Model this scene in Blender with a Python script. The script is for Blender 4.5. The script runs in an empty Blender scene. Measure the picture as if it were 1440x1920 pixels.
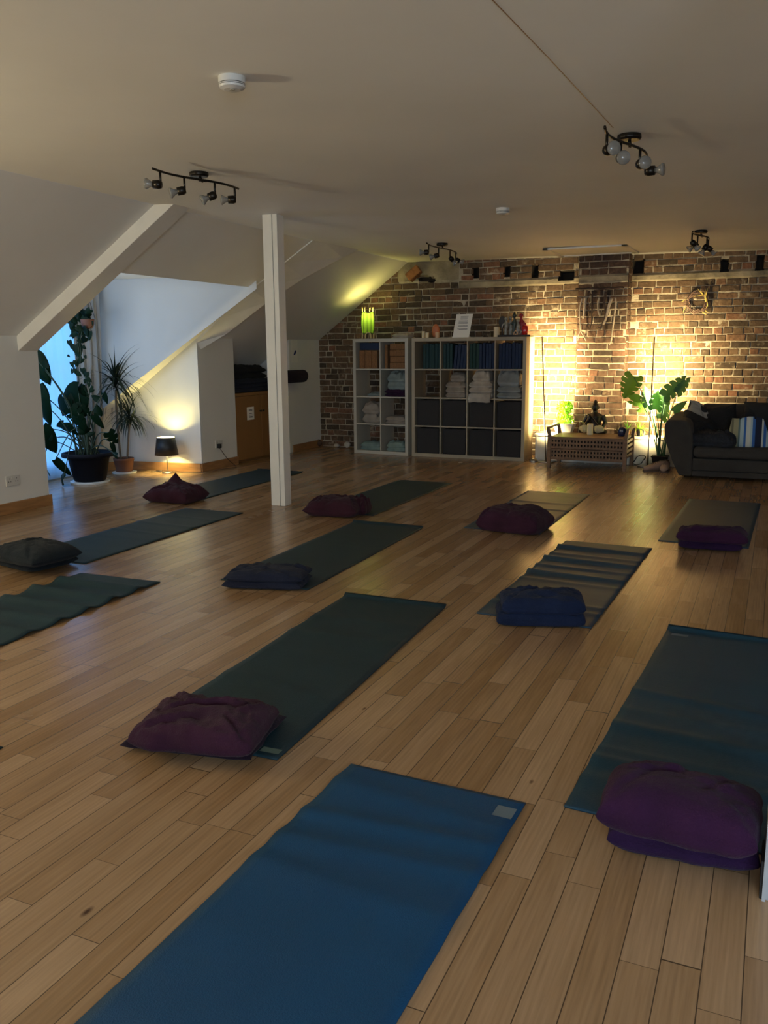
import bpy, math, random
from mathutils import Vector, Matrix, noise
R = math.radians
random.seed(7)
sc = bpy.context.scene
col = sc.collection

# ------------------------------------------------------------------ camera
H = 1.33465
F = 1600.0
fw = Vector((-0.40796679, 0.89361457, -0.1871259))
rt = Vector((0.91026354, 0.41395797, -0.00768692))
up = Vector((-0.07059312, 0.17346989, 0.98230586))
O = Vector((0, 0, H))
cd = bpy.data.cameras.new('camera'); cam = bpy.data.objects.new('camera', cd); col.objects.link(cam)
cam.matrix_world = Matrix(((rt.x, up.x, -fw.x, 0), (rt.y, up.y, -fw.y, 0), (rt.z, up.z, -fw.z, H), (0, 0, 0, 1)))
cd.sensor_fit = 'VERTICAL'; cd.sensor_height = 36; cd.lens = F / 1920 * 36; cd.clip_start = .05
sc.camera = cam

def ray(x, y): return fw + rt * ((x - 720) / F) + up * ((960 - y) / F)
def fz(x, y, z=0.0):
    d = ray(x, y); return O + d * ((z - H) / d.z)
def fy(x, y, Y):
    d = ray(x, y); return O + d * (Y / d.y)
def fx(x, y, X):
    d = ray(x, y); return O + d * (X / d.x)

# ------------------------------------------------------------------ materials
def mat(name, c, rough=.6, metal=0, bump=0, bscale=40, var=0, vscale=6, spec=.5, sheen=0, trans=0, emit=None, es=0, stretch=None, sub=0, alpha=1, coat=0, c2=None):
    m = bpy.data.materials.new(name); m.use_nodes = True
    nt = m.node_tree; N = nt.nodes; L = nt.links; b = N['Principled BSDF']
    b.inputs['Base Color'].default_value = (*c, 1); b.inputs['Roughness'].default_value = rough
    b.inputs['Metallic'].default_value = metal; b.inputs['Specular IOR Level'].default_value = spec
    if sheen: b.inputs['Sheen Weight'].default_value = sheen
    if trans: b.inputs['Transmission Weight'].default_value = trans
    if coat: b.inputs['Coat Weight'].default_value = coat
    if alpha < 1: b.inputs['Alpha'].default_value = alpha
    if emit: b.inputs['Emission Color'].default_value = (*emit, 1); b.inputs['Emission Strength'].default_value = es
    tc = N.new('ShaderNodeTexCoord'); src = tc.outputs['Object']
    if stretch:
        mp = N.new('ShaderNodeMapping'); mp.inputs['Scale'].default_value = stretch; L.new(src, mp.inputs[0]); src = mp.outputs[0]
    if var:
        n = N.new('ShaderNodeTexNoise'); n.inputs['Scale'].default_value = vscale; n.inputs['Detail'].default_value = 5; L.new(src, n.inputs['Vector'])
        r = N.new('ShaderNodeValToRGB'); r.color_ramp.elements[0].position = .3; r.color_ramp.elements[1].position = .7
        d = c2 or tuple(max(0, x * (1 - var)) for x in c)
        r.color_ramp.elements[0].color = (*d, 1); r.color_ramp.elements[1].color = (*[min(1, x * (1 + var * .5)) for x in c], 1)
        L.new(n.outputs['Fac'], r.inputs[0]); L.new(r.outputs[0], b.inputs['Base Color'])
    if bump:
        n = N.new('ShaderNodeTexNoise'); n.inputs['Scale'].default_value = bscale; n.inputs['Detail'].default_value = 4; L.new(src, n.inputs['Vector'])
        bp = N.new('ShaderNodeBump'); bp.inputs['Strength'].default_value = bump; bp.inputs['Distance'].default_value = .01
        L.new(n.outputs['Fac'], bp.inputs['Height']); L.new(bp.outputs[0], b.inputs['Normal'])
    return m

M = {}
M['paint'] = mat('white_wall_paint', (.72, .7, .64), .75, bump=.12, bscale=9, var=.05, vscale=1.2, spec=.3)
M['ceil'] = mat('ceiling_paint', (.78, .76, .7), .62, bump=.15, bscale=3, var=.06, vscale=1.0, spec=.3)
M['gloss'] = mat('white_gloss_paint', (.74, .71, .64), .4, bump=.05, bscale=20, var=.05)
M['partition'] = mat('grey_white_gloss', (.36, .37, .38), .4)
M['skirt'] = mat('oak_skirting', (.34, .17, .065), .42, var=.3, vscale=5, stretch=(1, 1, 8), bump=.05)
M['ivory'] = mat('ivory_plastic', (.6, .58, .53), .35)
M['white_lam'] = mat('white_laminate', (.43, .39, .31), .45, var=.04)
M['birch'] = mat('pale_birch_laminate', (.33, .27, .18), .5, var=.1, vscale=8, stretch=(1, 1, .2))
M['black'] = mat('black_plastic', (.012, .012, .012), .5)
M['blackmetal'] = mat('dark_bronze_metal', (.03, .025, .02), .35, metal=.8)
M['steel'] = mat('brushed_steel', (.35, .33, .3), .3, metal=1)
M['bulb'] = mat('grey_bulb_glass', (.36, .34, .3), .15, trans=.45, spec=.6)
M['paper'] = mat('white_paper', (.78, .74, .66), .8)
M['ink'] = mat('printed_ink', (.06, .06, .07), .8)
M['blueink'] = mat('blue_ink', (.02, .03, .12), .8)
M['teal'] = mat('dark_teal_rubber', (.006, .025, .034), .58, bump=.25, bscale=260, var=.15, vscale=3, spec=.32)
M['tealb'] = mat('petrol_blue_rubber', (.006, .04, .072), .58, bump=.25, bscale=260, var=.12, vscale=3, spec=.32)
M['bluemat'] = mat('deep_blue_rubber', (.001, .044, .112), .58, bump=.25, bscale=260, var=.1, vscale=3, spec=.32)
M['grey_teal'] = mat('slate_blue_rubber', (.022, .05, .078), .47, bump=.25, bscale=260, var=.12, vscale=3, spec=.32)
M['patch'] = mat('woven_label', (.09, .13, .10), .8)
M['patch2'] = mat('grey_woven_label', (.10, .13, .15), .8)
def cloth(n, c, **k): return mat(n, c, .92, bump=.5, bscale=170, var=.25, vscale=9, sheen=.05, spec=.15, **k)
M['purple'] = cloth('purple_cotton', (.028, .0065, .029))
M['violet'] = cloth('violet_cotton', (.022, .007, .037))
M['plum'] = cloth('plum_cotton', (.034, .009, .022))
M['maroon'] = cloth('maroon_cotton', (.034, .009, .017))
M['navy'] = cloth('navy_cotton', (.007, .014, .042))
M['inkblue'] = cloth('ink_blue_cotton', (.009, .012, .027))
M['char'] = cloth('charcoal_cotton', (.01, .014, .018))
M['darkpurple'] = cloth('dark_aubergine_cotton', (.013, .005, .013))
M['cream'] = cloth('cream_blanket', (.3, .25, .2))
M['white_cl'] = cloth('white_blanket', (.4, .35, .29))
M['paleblue'] = cloth('pale_blue_cotton', (.2, .24, .23))
M['silver'] = mat('silver_satin', (.22, .23, .22), .4, bump=.4, bscale=30, var=.2)
M['aqua'] = cloth('pale_aqua_sheet', (.2, .27, .24))
M['sofa'] = mat('charcoal_sofa_fabric', (.046, .041, .036), .9, bump=.5, bscale=220, var=.2, sheen=.05, spec=.2)
M['sofa_b'] = mat('black_fur_fabric', (.008, .008, .009), .9, bump=1, bscale=130, var=.4)
M['throw'] = mat('dark_blue_throw', (.010, .013, .02), .9, bump=.8, bscale=70, var=.5)
M['teak'] = mat('teak_wood', (.155, .078, .034), .45, var=.35, vscale=7, stretch=(1, 6, 6), bump=.06)
M['beech'] = mat('beech_door', (.26, .125, .038), .5, var=.1, vscale=4, stretch=(1, 1, .15))
M['cork'] = mat('cork_block', (.2, .095, .035), .9, var=.3, vscale=60, bump=.3)
M['blueblock'] = mat('blue_foam', (.003, .015, .05), .75, var=.1)
M['tealblock'] = mat('teal_foam', (.003, .03, .031), .75, var=.1)
M['greenblock'] = mat('green_foam', (.004, .034, .025), .75, var=.1)
M['box'] = mat('dark_grey_fabric_box', (.022, .02, .02), .9, bump=.3, bscale=200)
M['terra'] = mat('terracotta', (.16, .06, .03), .7, var=.2)
M['potblack'] = mat('black_plastic_pot', (.006, .006, .009), .65, spec=.12)
M['soil'] = mat('soil', (.03, .02, .012), 1, bump=1, bscale=60)
M['bark'] = mat('cane_bark', (.16, .12, .08), .85, bump=.5, bscale=40, var=.3)
M['stem'] = mat('dark_stem', (.02, .035, .015), .7)
def leafm(n, c, t=.15):
    m = mat(n, c, .5, var=.35, vscale=9, spec=.3); nt = m.node_tree; b = nt.nodes['Principled BSDF']
    tr = nt.nodes.new('ShaderNodeBsdfTranslucent'); tr.inputs[0].default_value = (c[0] * 2.2, c[1] * 2.2, c[2] * .9, 1)
    mx = nt.nodes.new('ShaderNodeMixShader'); mx.inputs[0].default_value = t
    nt.links.new(b.outputs[0], mx.inputs[1]); nt.links.new(tr.outputs[0], mx.inputs[2]); nt.links.new(mx.outputs[0], nt.nodes['Material Output'].inputs[0]); return m
M['leafd'] = leafm('dark_green_leaf', (.003, .013, .005), .05)
M['leafd'].node_tree.nodes['Principled BSDF'].inputs['Specular IOR Level'].default_value = .06
M['leafv'] = leafm('vine_leaf', (.008, .020, .010), .06)
M['leafv'].node_tree.nodes['Principled BSDF'].inputs['Specular IOR Level'].default_value = .08
M['leafy'] = leafm('dracaena_leaf', (.016, .027, .016), .08)
M['leafm'] = leafm('monstera_leaf', (.075, .17, .025), .25)
M['leafb'] = leafm('bright_leaf', (.2, .42, .04), .4)
M['leafbg'] = leafm('blue_green_leaf', (.07, .17, .09), .2)
M['leafg'] = leafm('grass_leaf', (.13, .24, .03), .35)
M['ceramic'] = mat('white_ceramic', (.75, .73, .68), .3)
M['bluecer'] = mat('dark_blue_glass', (.008, .02, .07), .15, coat=.5)
M['wax'] = mat('ivory_wax', (.72, .6, .38), .5, emit=(1, .75, .3), es=.0)
M['pinkwax'] = mat('pale_pink_wax', (.6, .38, .22), .5)
M['salt'] = mat('pink_salt', (.55, .17, .07), .5, bump=1, bscale=25, var=.3)
M['shell'] = mat('pale_stone', (.5, .46, .28), .6, bump=.8, bscale=22, var=.2)
M['bronze'] = mat('dark_bronze', (.016, .013, .013), .38, metal=.4, bump=.3, bscale=40)
M['silverfig'] = mat('pale_painted_figure', (.32, .31, .27), .35, metal=.3, var=.4, vscale=30)
M['greenfig'] = mat('dark_green_figure', (.05, .07, .06), .4, var=.5, vscale=40)
M['redfig'] = mat('crimson_painted', (.30, .015, .03), .4, var=.3, vscale=30)
M['redglass'] = mat('red_glass', (.7, .02, .02), .12, trans=.3, spec=.8)
M['drift'] = mat('bleached_driftwood', (.44, .36, .29), .75, bump=.4, bscale=50, var=.3, vscale=12)
M['driftd'] = mat('dark_driftwood', (.05, .03, .025), .85, bump=.4, bscale=50, var=.3)
M['twig'] = mat('brown_twig', (.20, .12, .09), .85, var=.4, vscale=20)
M['dried'] = mat('dried_yellow_stalk', (.68, .52, .14), .7, var=.3, vscale=20)
M['shoe'] = mat('tan_suede', (.34, .22, .155), .9, bump=.3, bscale=150, var=.2)
M['sole'] = mat('brown_rubber_sole', (.10, .06, .04), .7)
M['rubble'] = mat('pale_mortar_rubble', (.42, .38, .32), .95, bump=1, bscale=30, var=.3)
M['timber'] = mat('orange_old_timber', (.32, .13, .04), .8, var=.5, vscale=8, bump=.5)
M['slab'] = mat('white_bench_panel', (.6, .57, .48), .55, var=.05)
M['cord'] = mat('brown_cord', (.05, .03, .02), .6)
M['loop'] = mat('pale_rattan', (.62, .5, .22), .5)
M['ribs'] = mat('green_wire_rib', (.01, .045, .015), .5)

def emission(name, c, s):
    m = bpy.data.materials.new(name); m.use_nodes = True; nt = m.node_tree; nt.nodes.clear()
    e = nt.nodes.new('ShaderNodeEmission'); e.inputs[0].default_value = (*c, 1); e.inputs[1].default_value = s
    o = nt.nodes.new('ShaderNodeOutputMaterial'); nt.links.new(e.outputs[0], o.inputs[0]); return m
M['led'] = emission('led_strip_glow', (1, .8, .42), 30)
M['bulbon'] = emission('lit_bulb', (1, .85, .5), 25)
def shade_mat(name, c, tc, t):
    m = bpy.data.materials.new(name); m.use_nodes = True; nt = m.node_tree; nt.nodes.clear()
    a = nt.nodes.new('ShaderNodeBsdfDiffuse'); a.inputs[0].default_value = (*c, 1)
    b = nt.nodes.new('ShaderNodeBsdfTranslucent'); b.inputs[0].default_value = (*tc, 1)
    x = nt.nodes.new('ShaderNodeMixShader'); x.inputs[0].default_value = t
    o = nt.nodes.new('ShaderNodeOutputMaterial'); nt.links.new(a.outputs[0], x.inputs[1]); nt.links.new(b.outputs[0], x.inputs[2]); nt.links.new(x.outputs[0], o.inputs[0]); return m
M['greenshade'] = shade_mat('green_fabric_shade', (.06, .16, .03), (.26, .46, .08), .16)
M['sheer'] = shade_mat('sheer_curtain', (.7, .72, .75), (.85, .88, .92), .75)
M['curtain'] = shade_mat('beige_curtain', (.52, .46, .38), (.4, .36, .3), .2)
M['glass'] = mat('window_glass', (.9, .95, 1), .02, trans=1, spec=.5)
g = M['glass'].node_tree.nodes['Principled BSDF']; g.inputs['IOR'].default_value = 1.02

def nd(nt, t, **k):
    n = nt.nodes.new(t)
    for a, v in k.items(): setattr(n, a, v)
    return n
def math_(nt, op, a, b=None, clamp=False):
    n = nt.nodes.new('ShaderNodeMath'); n.operation = op; n.use_clamp = clamp
    for i, v in enumerate((a, b)):
        if v is None: continue
        if isinstance(v, (int, float)): n.inputs[i].default_value = v
        else: nt.links.new(v, n.inputs[i])
    return n.outputs[0]
def floor_material():
    m = bpy.data.materials.new('oak_floorboards'); m.use_nodes = True; nt = m.node_tree; L = nt.links; b = nt.nodes['Principled BSDF']
    tc = nd(nt, 'ShaderNodeTexCoord'); sp = nd(nt, 'ShaderNodeSeparateXYZ'); L.new(tc.outputs['Object'], sp.inputs[0])
    W = .0842
    xs = math_(nt, 'DIVIDE', math_(nt, 'ADD', sp.outputs[0], .0588 + W * 200), W)
    row = math_(nt, 'FLOOR', xs); fx_ = math_(nt, 'FRACT', xs)
    w1 = nd(nt, 'ShaderNodeTexWhiteNoise', noise_dimensions='1D'); L.new(row, w1.inputs['W'])
    s1 = nd(nt, 'ShaderNodeSeparateColor'); L.new(w1.outputs['Color'], s1.inputs[0])
    ln = math_(nt, 'ADD', math_(nt, 'MULTIPLY', s1.outputs[0], .45), .5)
    ys = math_(nt, 'ADD', math_(nt, 'DIVIDE', sp.outputs[1], ln), math_(nt, 'MULTIPLY', s1.outputs[1], 37.0))
    # uneven board lengths: bend y by a slow wave
    ys = math_(nt, 'ADD', ys, math_(nt, 'MULTIPLY', math_(nt, 'SINE', math_(nt, 'MULTIPLY', ys, 2.3)), .22))
    cell = math_(nt, 'FLOOR', ys); fy_ = math_(nt, 'FRACT', ys)
    cv = nd(nt, 'ShaderNodeCombineXYZ'); L.new(row, cv.inputs[0]); L.new(cell, cv.inputs[1])
    w2 = nd(nt, 'ShaderNodeTexWhiteNoise', noise_dimensions='3D'); L.new(cv.outputs[0], w2.inputs['Vector'])
    s2 = nd(nt, 'ShaderNodeSeparateColor'); L.new(w2.outputs['Color'], s2.inputs[0])
    gv = nd(nt, 'ShaderNodeCombineXYZ'); L.new(math_(nt, 'MULTIPLY', sp.outputs[0], 26), gv.inputs[0]); L.new(math_(nt, 'MULTIPLY', sp.outputs[1], 2.2), gv.inputs[1]); L.new(math_(nt, 'MULTIPLY', s2.outputs[0], 90), gv.inputs[2])
    n1 = nd(nt, 'ShaderNodeTexNoise'); n1.inputs['Scale'].default_value = 1; n1.inputs['Detail'].default_value = 6; n1.inputs['Distortion'].default_value = .5; L.new(gv.outputs[0], n1.inputs['Vector'])
    gv2 = nd(nt, 'ShaderNodeCombineXYZ'); L.new(math_(nt, 'MULTIPLY', sp.outputs[0], 130), gv2.inputs[0]); L.new(math_(nt, 'MULTIPLY', sp.outputs[1], 5), gv2.inputs[1]); L.new(math_(nt, 'MULTIPLY', s2.outputs[0], 90), gv2.inputs[2])
    n2 = nd(nt, 'ShaderNodeTexNoise'); n2.inputs['Scale'].default_value = 1; n2.inputs['Detail'].default_value = 4; L.new(gv2.outputs[0], n2.inputs['Vector'])
    # cathedral grain rings
    rings = math_(nt, 'ADD', math_(nt, 'MULTIPLY', math_(nt, 'SINE', math_(nt, 'ADD', math_(nt, 'MULTIPLY', sp.outputs[0], 420), math_(nt, 'MULTIPLY', n1.outputs['Fac'], 9))), .25), .25)
    ramp = nd(nt, 'ShaderNodeValToRGB'); cr = ramp.color_ramp
    cr.elements[0].position = 0; cr.elements[0].color = (.15, .068, .026, 1); cr.elements[1].position = 1; cr.elements[1].color = (.43, .295, .172, 1)
    for p_, c_ in ((.25, (.245, .138, .06, 1)), (.5, (.31, .19, .098, 1)), (.75, (.365, .232, .128, 1))):
        e = cr.elements.new(p_); e.color = c_
    L.new(math_(nt, 'ADD', math_(nt, 'ADD', math_(nt, 'MULTIPLY', s2.outputs[1], .48), .08), math_(nt, 'MULTIPLY', n1.outputs['Fac'], .42)), ramp.inputs[0])
    gr = math_(nt, 'ADD', math_(nt, 'MULTIPLY', rings, .12), math_(nt, 'MULTIPLY', n2.outputs['Fac'], .55))
    gr = math_(nt, 'ADD', gr, .68)
    mul = nd(nt, 'ShaderNodeVectorMath', operation='SCALE'); L.new(ramp.outputs[0], mul.inputs[0]); L.new(gr, mul.inputs['Scale'])
    # knots
    kv = nd(nt, 'ShaderNodeCombineXYZ'); L.new(math_(nt, 'MULTIPLY', sp.outputs[0], 7), kv.inputs[0]); L.new(math_(nt, 'MULTIPLY', sp.outputs[1], 3.2), kv.inputs[1])
    vo = nd(nt, 'ShaderNodeTexVoronoi'); vo.inputs['Scale'].default_value = 1; L.new(kv.outputs[0], vo.inputs['Vector'])
    sv = nd(nt, 'ShaderNodeSeparateColor'); L.new(vo.outputs['Color'], sv.inputs[0])
    kn = math_(nt, 'SUBTRACT', math_(nt, 'MULTIPLY', sv.outputs[0], .085), vo.outputs['Distance'])
    kn = math_(nt, 'MULTIPLY', kn, 18, True)
    kn = math_(nt, 'MULTIPLY', kn, math_(nt, 'GREATER_THAN', sv.outputs[1], .35))
    mk = nd(nt, 'ShaderNodeMix', data_type='RGBA'); L.new(kn, mk.inputs['Factor']); L.new(mul.outputs[0], mk.inputs['A']); mk.inputs['B'].default_value = (.05, .02, .01, 1)
    # gaps
    ex = math_(nt, 'MULTIPLY', math_(nt, 'MINIMUM', fx_, math_(nt, 'SUBTRACT', 1, fx_)), W)
    ey = math_(nt, 'MULTIPLY', math_(nt, 'MINIMUM', fy_, math_(nt, 'SUBTRACT', 1, fy_)), ln)
    gx = math_(nt, 'LESS_THAN', ex, .0013); gy = math_(nt, 'LESS_THAN', ey, .0011)
    gap = math_(nt, 'MAXIMUM', gx, gy)
    mg = nd(nt, 'ShaderNodeMix', data_type='RGBA'); L.new(math_(nt, 'MULTIPLY', gap, .82), mg.inputs['Factor']); L.new(mk.outputs['Result'], mg.inputs['A']); mg.inputs['B'].default_value = (.02, .011, .006, 1)
    L.new(mg.outputs['Result'], b.inputs['Base Color'])
    sm = nd(nt, 'ShaderNodeTexNoise'); sm.inputs['Scale'].default_value = 1.6; sm.inputs['Detail'].default_value = 5; L.new(tc.outputs['Object'], sm.inputs['Vector'])
    L.new(math_(nt, 'ADD', math_(nt, 'ADD', .16, math_(nt, 'MULTIPLY', sm.outputs['Fac'], .12)), math_(nt, 'MULTIPLY', s2.outputs[2], .04)), b.inputs['Roughness'])
    b.inputs['Specular IOR Level'].default_value = .5
    hgt = math_(nt, 'SUBTRACT', math_(nt, 'ADD', math_(nt, 'MULTIPLY', n2.outputs['Fac'], .10), math_(nt, 'MULTIPLY', s2.outputs[2], .25)), math_(nt, 'MULTIPLY', math_(nt, 'LESS_THAN', math_(nt, 'MINIMUM', ex, ey), .0025), .8))
    # gentle cupping of each board
    cup = math_(nt, 'MULTIPLY', math_(nt, 'MULTIPLY', math_(nt, 'SUBTRACT', fx_, .5), math_(nt, 'SUBTRACT', fx_, .5)), .6)
    hgt = math_(nt, 'SUBTRACT', hgt, cup)
    bp = nd(nt, 'ShaderNodeBump'); bp.inputs['Strength'].default_value = .09; bp.inputs['Distance'].default_value = .002
    L.new(hgt, bp.inputs['Height']); L.new(bp.outputs[0], b.inputs['Normal'])
    return m
M['floor'] = floor_material()

def brick_material(name, ca, cb, cc, lime):
    m = bpy.data.materials.new(name); m.use_nodes = True; nt = m.node_tree; L = nt.links; b = nt.nodes['Principled BSDF']
    b.inputs['Roughness'].default_value = .9; b.inputs['Specular IOR Level'].default_value = .2
    ge = nd(nt, 'ShaderNodeNewGeometry'); tc = nd(nt, 'ShaderNodeTexCoord')
    rp = nd(nt, 'ShaderNodeValToRGB'); cr = rp.color_ramp; cr.elements[0].color = (*ca, 1); cr.elements[1].color = (*cc, 1)
    e = cr.elements.new(.5); e.color = (*cb, 1); e = cr.elements.new(.85); e.color = (*[x * 1.1 for x in cb], 1)
    L.new(ge.outputs['Random Per Island'], rp.inputs[0])
    n1 = nd(nt, 'ShaderNodeTexNoise'); n1.inputs['Scale'].default_value = 28; n1.inputs['Detail'].default_value = 8; L.new(tc.outputs['Object'], n1.inputs['Vector'])
    sc_ = nd(nt, 'ShaderNodeVectorMath', operation='SCALE'); L.new(rp.outputs[0], sc_.inputs[0]); L.new(math_(nt, 'ADD', math_(nt, 'MULTIPLY', n1.outputs['Fac'], 1.4), .35), sc_.inputs['Scale'])
    n2 = nd(nt, 'ShaderNodeTexNoise'); n2.inputs['Scale'].default_value = 6.5; n2.inputs['Detail'].default_value = 9; n2.inputs['Roughness'].default_value = .72; L.new(tc.outputs['Object'], n2.inputs['Vector'])
    f = math_(nt, 'MULTIPLY', math_(nt, 'SUBTRACT', n2.outputs['Fac'], .60 - lime), 9, True)
    mx = nd(nt, 'ShaderNodeMix', data_type='RGBA'); L.new(math_(nt, 'MULTIPLY', f, .8), mx.inputs['Factor']); L.new(sc_.outputs[0], mx.inputs['A']); mx.inputs['B'].default_value = (.36, .30, .22, 1)
    L.new(mx.outputs['Result'], b.inputs['Base Color'])
    bp = nd(nt, 'ShaderNodeBump'); bp.inputs['Strength'].default_value = 1; bp.inputs['Distance'].default_value = .010
    L.new(n1.outputs['Fac'], bp.inputs['Height']); L.new(bp.outputs[0], b.inputs['Normal'])
    return m
M['brick'] = brick_material('weathered_brick', (.048, .036, .026), (.115, .073, .045), (.19, .088, .052), .02)
M['brickd'] = brick_material('dark_chimney_brick', (.045, .032, .025), (.088, .053, .037), (.13, .065, .042), -.02)
M['brickp'] = brick_material('sooty_plaster', (.12, .09, .06), (.12, .09, .06), (.14, .1, .07), -.02)
M['mortar'] = mat('lime_mortar', (.42, .36, .27), .95, bump=1, bscale=60, var=.45, vscale=5, spec=.2)
M['render'] = mat('stained_lime_render', (.30, .25, .17), .95, bump=1, bscale=25, var=.6, vscale=4, spec=.2)
M['hole'] = mat('recess_shade', (.02, .015, .01), 1)  # near-black colour painted as the shade inside pockets and openings

# ------------------------------------------------------------------ mesh builder
class MB:
    def __init__(s): s.v = []; s.f = []; s.m = []; s.mi = 0; s.T = Matrix.Identity(4)
    def add(s, vs, fs, mi=None):
        o = len(s.v); s.v += [tuple(s.T @ Vector(v)) for v in vs]; s.f += [tuple(i + o for i in f) for f in fs]
        s.m += [s.mi if mi is None else mi] * len(fs); return s
    def box(s, x0, x1, y0, y1, z0, z1, mi=None):
        return s.add([(x0, y0, z0), (x1, y0, z0), (x1, y1, z0), (x0, y1, z0), (x0, y0, z1), (x1, y0, z1), (x1, y1, z1), (x0, y1, z1)],
                     [(0, 3, 2, 1), (4, 5, 6, 7), (0, 1, 5, 4), (1, 2, 6, 5), (2, 3, 7, 6), (3, 0, 4, 7)], mi)
    def hexa(s, a, b, mi=None):  # a,b: quads (4 pts each)
        return s.add(list(a) + list(b), [(3, 2, 1, 0), (4, 5, 6, 7), (0, 1, 5, 4), (1, 2, 6, 5), (2, 3, 7, 6), (3, 0, 4, 7)], mi)
    def tube(s, pts, r, n=8, caps=True, mi=None):
        pts = [Vector(p) for p in pts]; rs = r if isinstance(r, (list, tuple)) else [r] * len(pts)
        d0 = (pts[1] - pts[0]).normalized(); ref = Vector((0, 0, 1)) if abs(d0.z) < .9 else Vector((1, 0, 0))
        a = d0.cross(ref).normalized(); vs = []; fs = []
        for i, p in enumerate(pts):
            d = (pts[min(i + 1, len(pts) - 1)] - pts[max(i - 1, 0)]).normalized()
            a = (a - d * a.dot(d)); a = a.normalized() if a.length > 1e-6 else d.orthogonal().normalized()
            b = d.cross(a)
            for k in range(n):
                t = 2 * math.pi * k / n; vs.append(p + (a * math.cos(t) + b * math.sin(t)) * rs[i])
        for i in range(len(pts) - 1):
            for k in range(n):
                k2 = (k + 1) % n; fs.append((i * n + k, i * n + k2, (i + 1) * n + k2, (i + 1) * n + k))
        if caps: fs.append(tuple(range(n - 1, -1, -1))); fs.append(tuple((len(pts) - 1) * n + k for k in range(n)))
        return s.add(vs, fs, mi)
    def lathe(s, prof, c=(0, 0, 0), n=32, mi=None, sx=1, sy=1, close=False):
        vs = []; fs = []; c = Vector(c)
        for r, z in prof:
            for k in range(n):
                t = 2 * math.pi * k / n; vs.append(c + Vector((r * math.cos(t) * sx, r * math.sin(t) * sy, z)))
        for i in range(len(prof) - 1):
            for k in range(n):
                k2 = (k + 1) % n; fs.append((i * n + k, i * n + k2, (i + 1) * n + k2, (i + 1) * n + k))
        if not close: fs.append(tuple(range(n - 1, -1, -1))); fs.append(tuple((len(prof) - 1) * n + k for k in range(n)))
        return s.add(vs, fs, mi)
    def ball(s, c, r, n=14, sx=1, sy=1, sz=1, mi=None):
        prof = [(max(1e-4, r * math.sin(math.pi * i / n)), -r * sz * math.cos(math.pi * i / n)) for i in range(n + 1)]
        return s.lathe(prof, c, n * 2, mi, sx, sy)
    def build(s, name, mat_, parent=None, world=True, smooth=False, bevel=0, sub=0, seg=2):
        me = bpy.data.meshes.new(name)
        vs = s.v
        if parent is not None and world:
            inv = PM[parent.name].inverted(); vs = [tuple(inv @ Vector(v)) for v in vs]
        me.from_pydata(vs, [], s.f); me.update()
        ms = mat_ if isinstance(mat_, (list, tuple)) else [mat_]
        for x in ms: me.materials.append(M[x] if isinstance(x, str) else x)
        if len(ms) > 1: me.polygons.foreach_set('material_index', s.m)
        if smooth: me.polygons.foreach_set('use_smooth', [True] * len(me.polygons))
        o = bpy.data.objects.new(name, me); col.objects.link(o)
        if parent is not None: o.parent = parent
        if bevel:
            b = o.modifiers.new('bevel', 'BEVEL'); b.width = bevel; b.segments = seg; b.limit_method = 'ANGLE'; b.angle_limit = R(40)
        if sub:
            b = o.modifiers.new('sub', 'SUBSURF'); b.levels = sub; b.render_levels = sub
        return o
PM = {}
def tag(o, label=None, cat=None, group=None, kind=None):
    if label: o['label'] = label
    if cat: o['category'] = cat
    if group: o['group'] = group
    if kind: o['kind'] = kind
    return o
def thing(name, label, cat, loc=(0, 0, 0), rz=0, group=None, mtx=None):
    o = bpy.data.objects.new(name, None); col.objects.link(o); o.empty_display_size = .1
    mw = mtx if mtx is not None else Matrix.Translation(Vector(loc)) @ Matrix.Rotation(rz, 4, 'Z')
    o.matrix_world = mw; PM[o.name] = mw.copy(); tag(o, label, cat, group); return o
def struct(name, mb, m, **k):
    o = mb.build(name, m, **k); o['kind'] = 'structure'; return o
def sub_pm(o, parent):  # register a part so that sub-parts may be given in world coordinates
    PM[o.name] = PM[parent.name].copy(); return o

# ------------------------------------------------------------------ room shell
XL, XR, YB, YF = -5.8, 3.2, 10.6, -2.6
SL = .726
def zs(x): return 1.47 + (x - XL) * SL           # sloping ceiling plane
def zc(x): return 2.443 - .0165 * (x + 4.46)      # flat ceiling (sags to the right a little)
XT = -4.46
fl = MB(); fl.add([(-7.3, YF, 0), (XR, YF, 0), (XR, YB + .1, 0), (-7.3, YB + .1, 0)], [(0, 1, 2, 3)])
struct('floor', fl, 'floor')
# flat ceiling, gently uneven
c = MB(); nx, ny = 44, 66
vs = []; fs = []
for j in range(ny + 1):
    for i in range(nx + 1):
        x = XT + (XR - XT) * i / nx; y = YF + (YB - YF) * j / ny
        e = min(1, i / 3, (nx - i) / 3, j / 3, (ny - j) / 3)
        vs.append((x, y, zc(x) + .006 * e * noise.noise(Vector((x * 1.1, y * 1.1, 0)))))
for j in range(ny):
    for i in range(nx):
        a = j * (nx + 1) + i; fs.append((a, a + nx + 1, a + nx + 2, a + 1))
c.add(vs, fs); struct('ceiling', c, 'ceil', smooth=True)
# sloping ceiling with the dormer opening
XH = -5.09
s_ = MB()
def sq(xa, xb, ya, yb, ya2=None, yb2=None):
    ya2 = ya if ya2 is None else ya2; yb2 = yb if yb2 is None else yb2
    s_.add([(xa, ya, zs(xa)), (xb, ya2, zs(xb)), (xb, yb2, zs(xb)), (xa, yb, zs(xa))], [(0, 3, 2, 1)])
sq(XL - .3, XT, YF, 5.5)
sq(XH, XT, 5.5, 7.86)
sq(XL - .5, XT, 7.86, 8.5)
sq(-6.9, XT, 8.5, 9.77)
sq(XL - .5, XT, 9.77, YB + .05)
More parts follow.
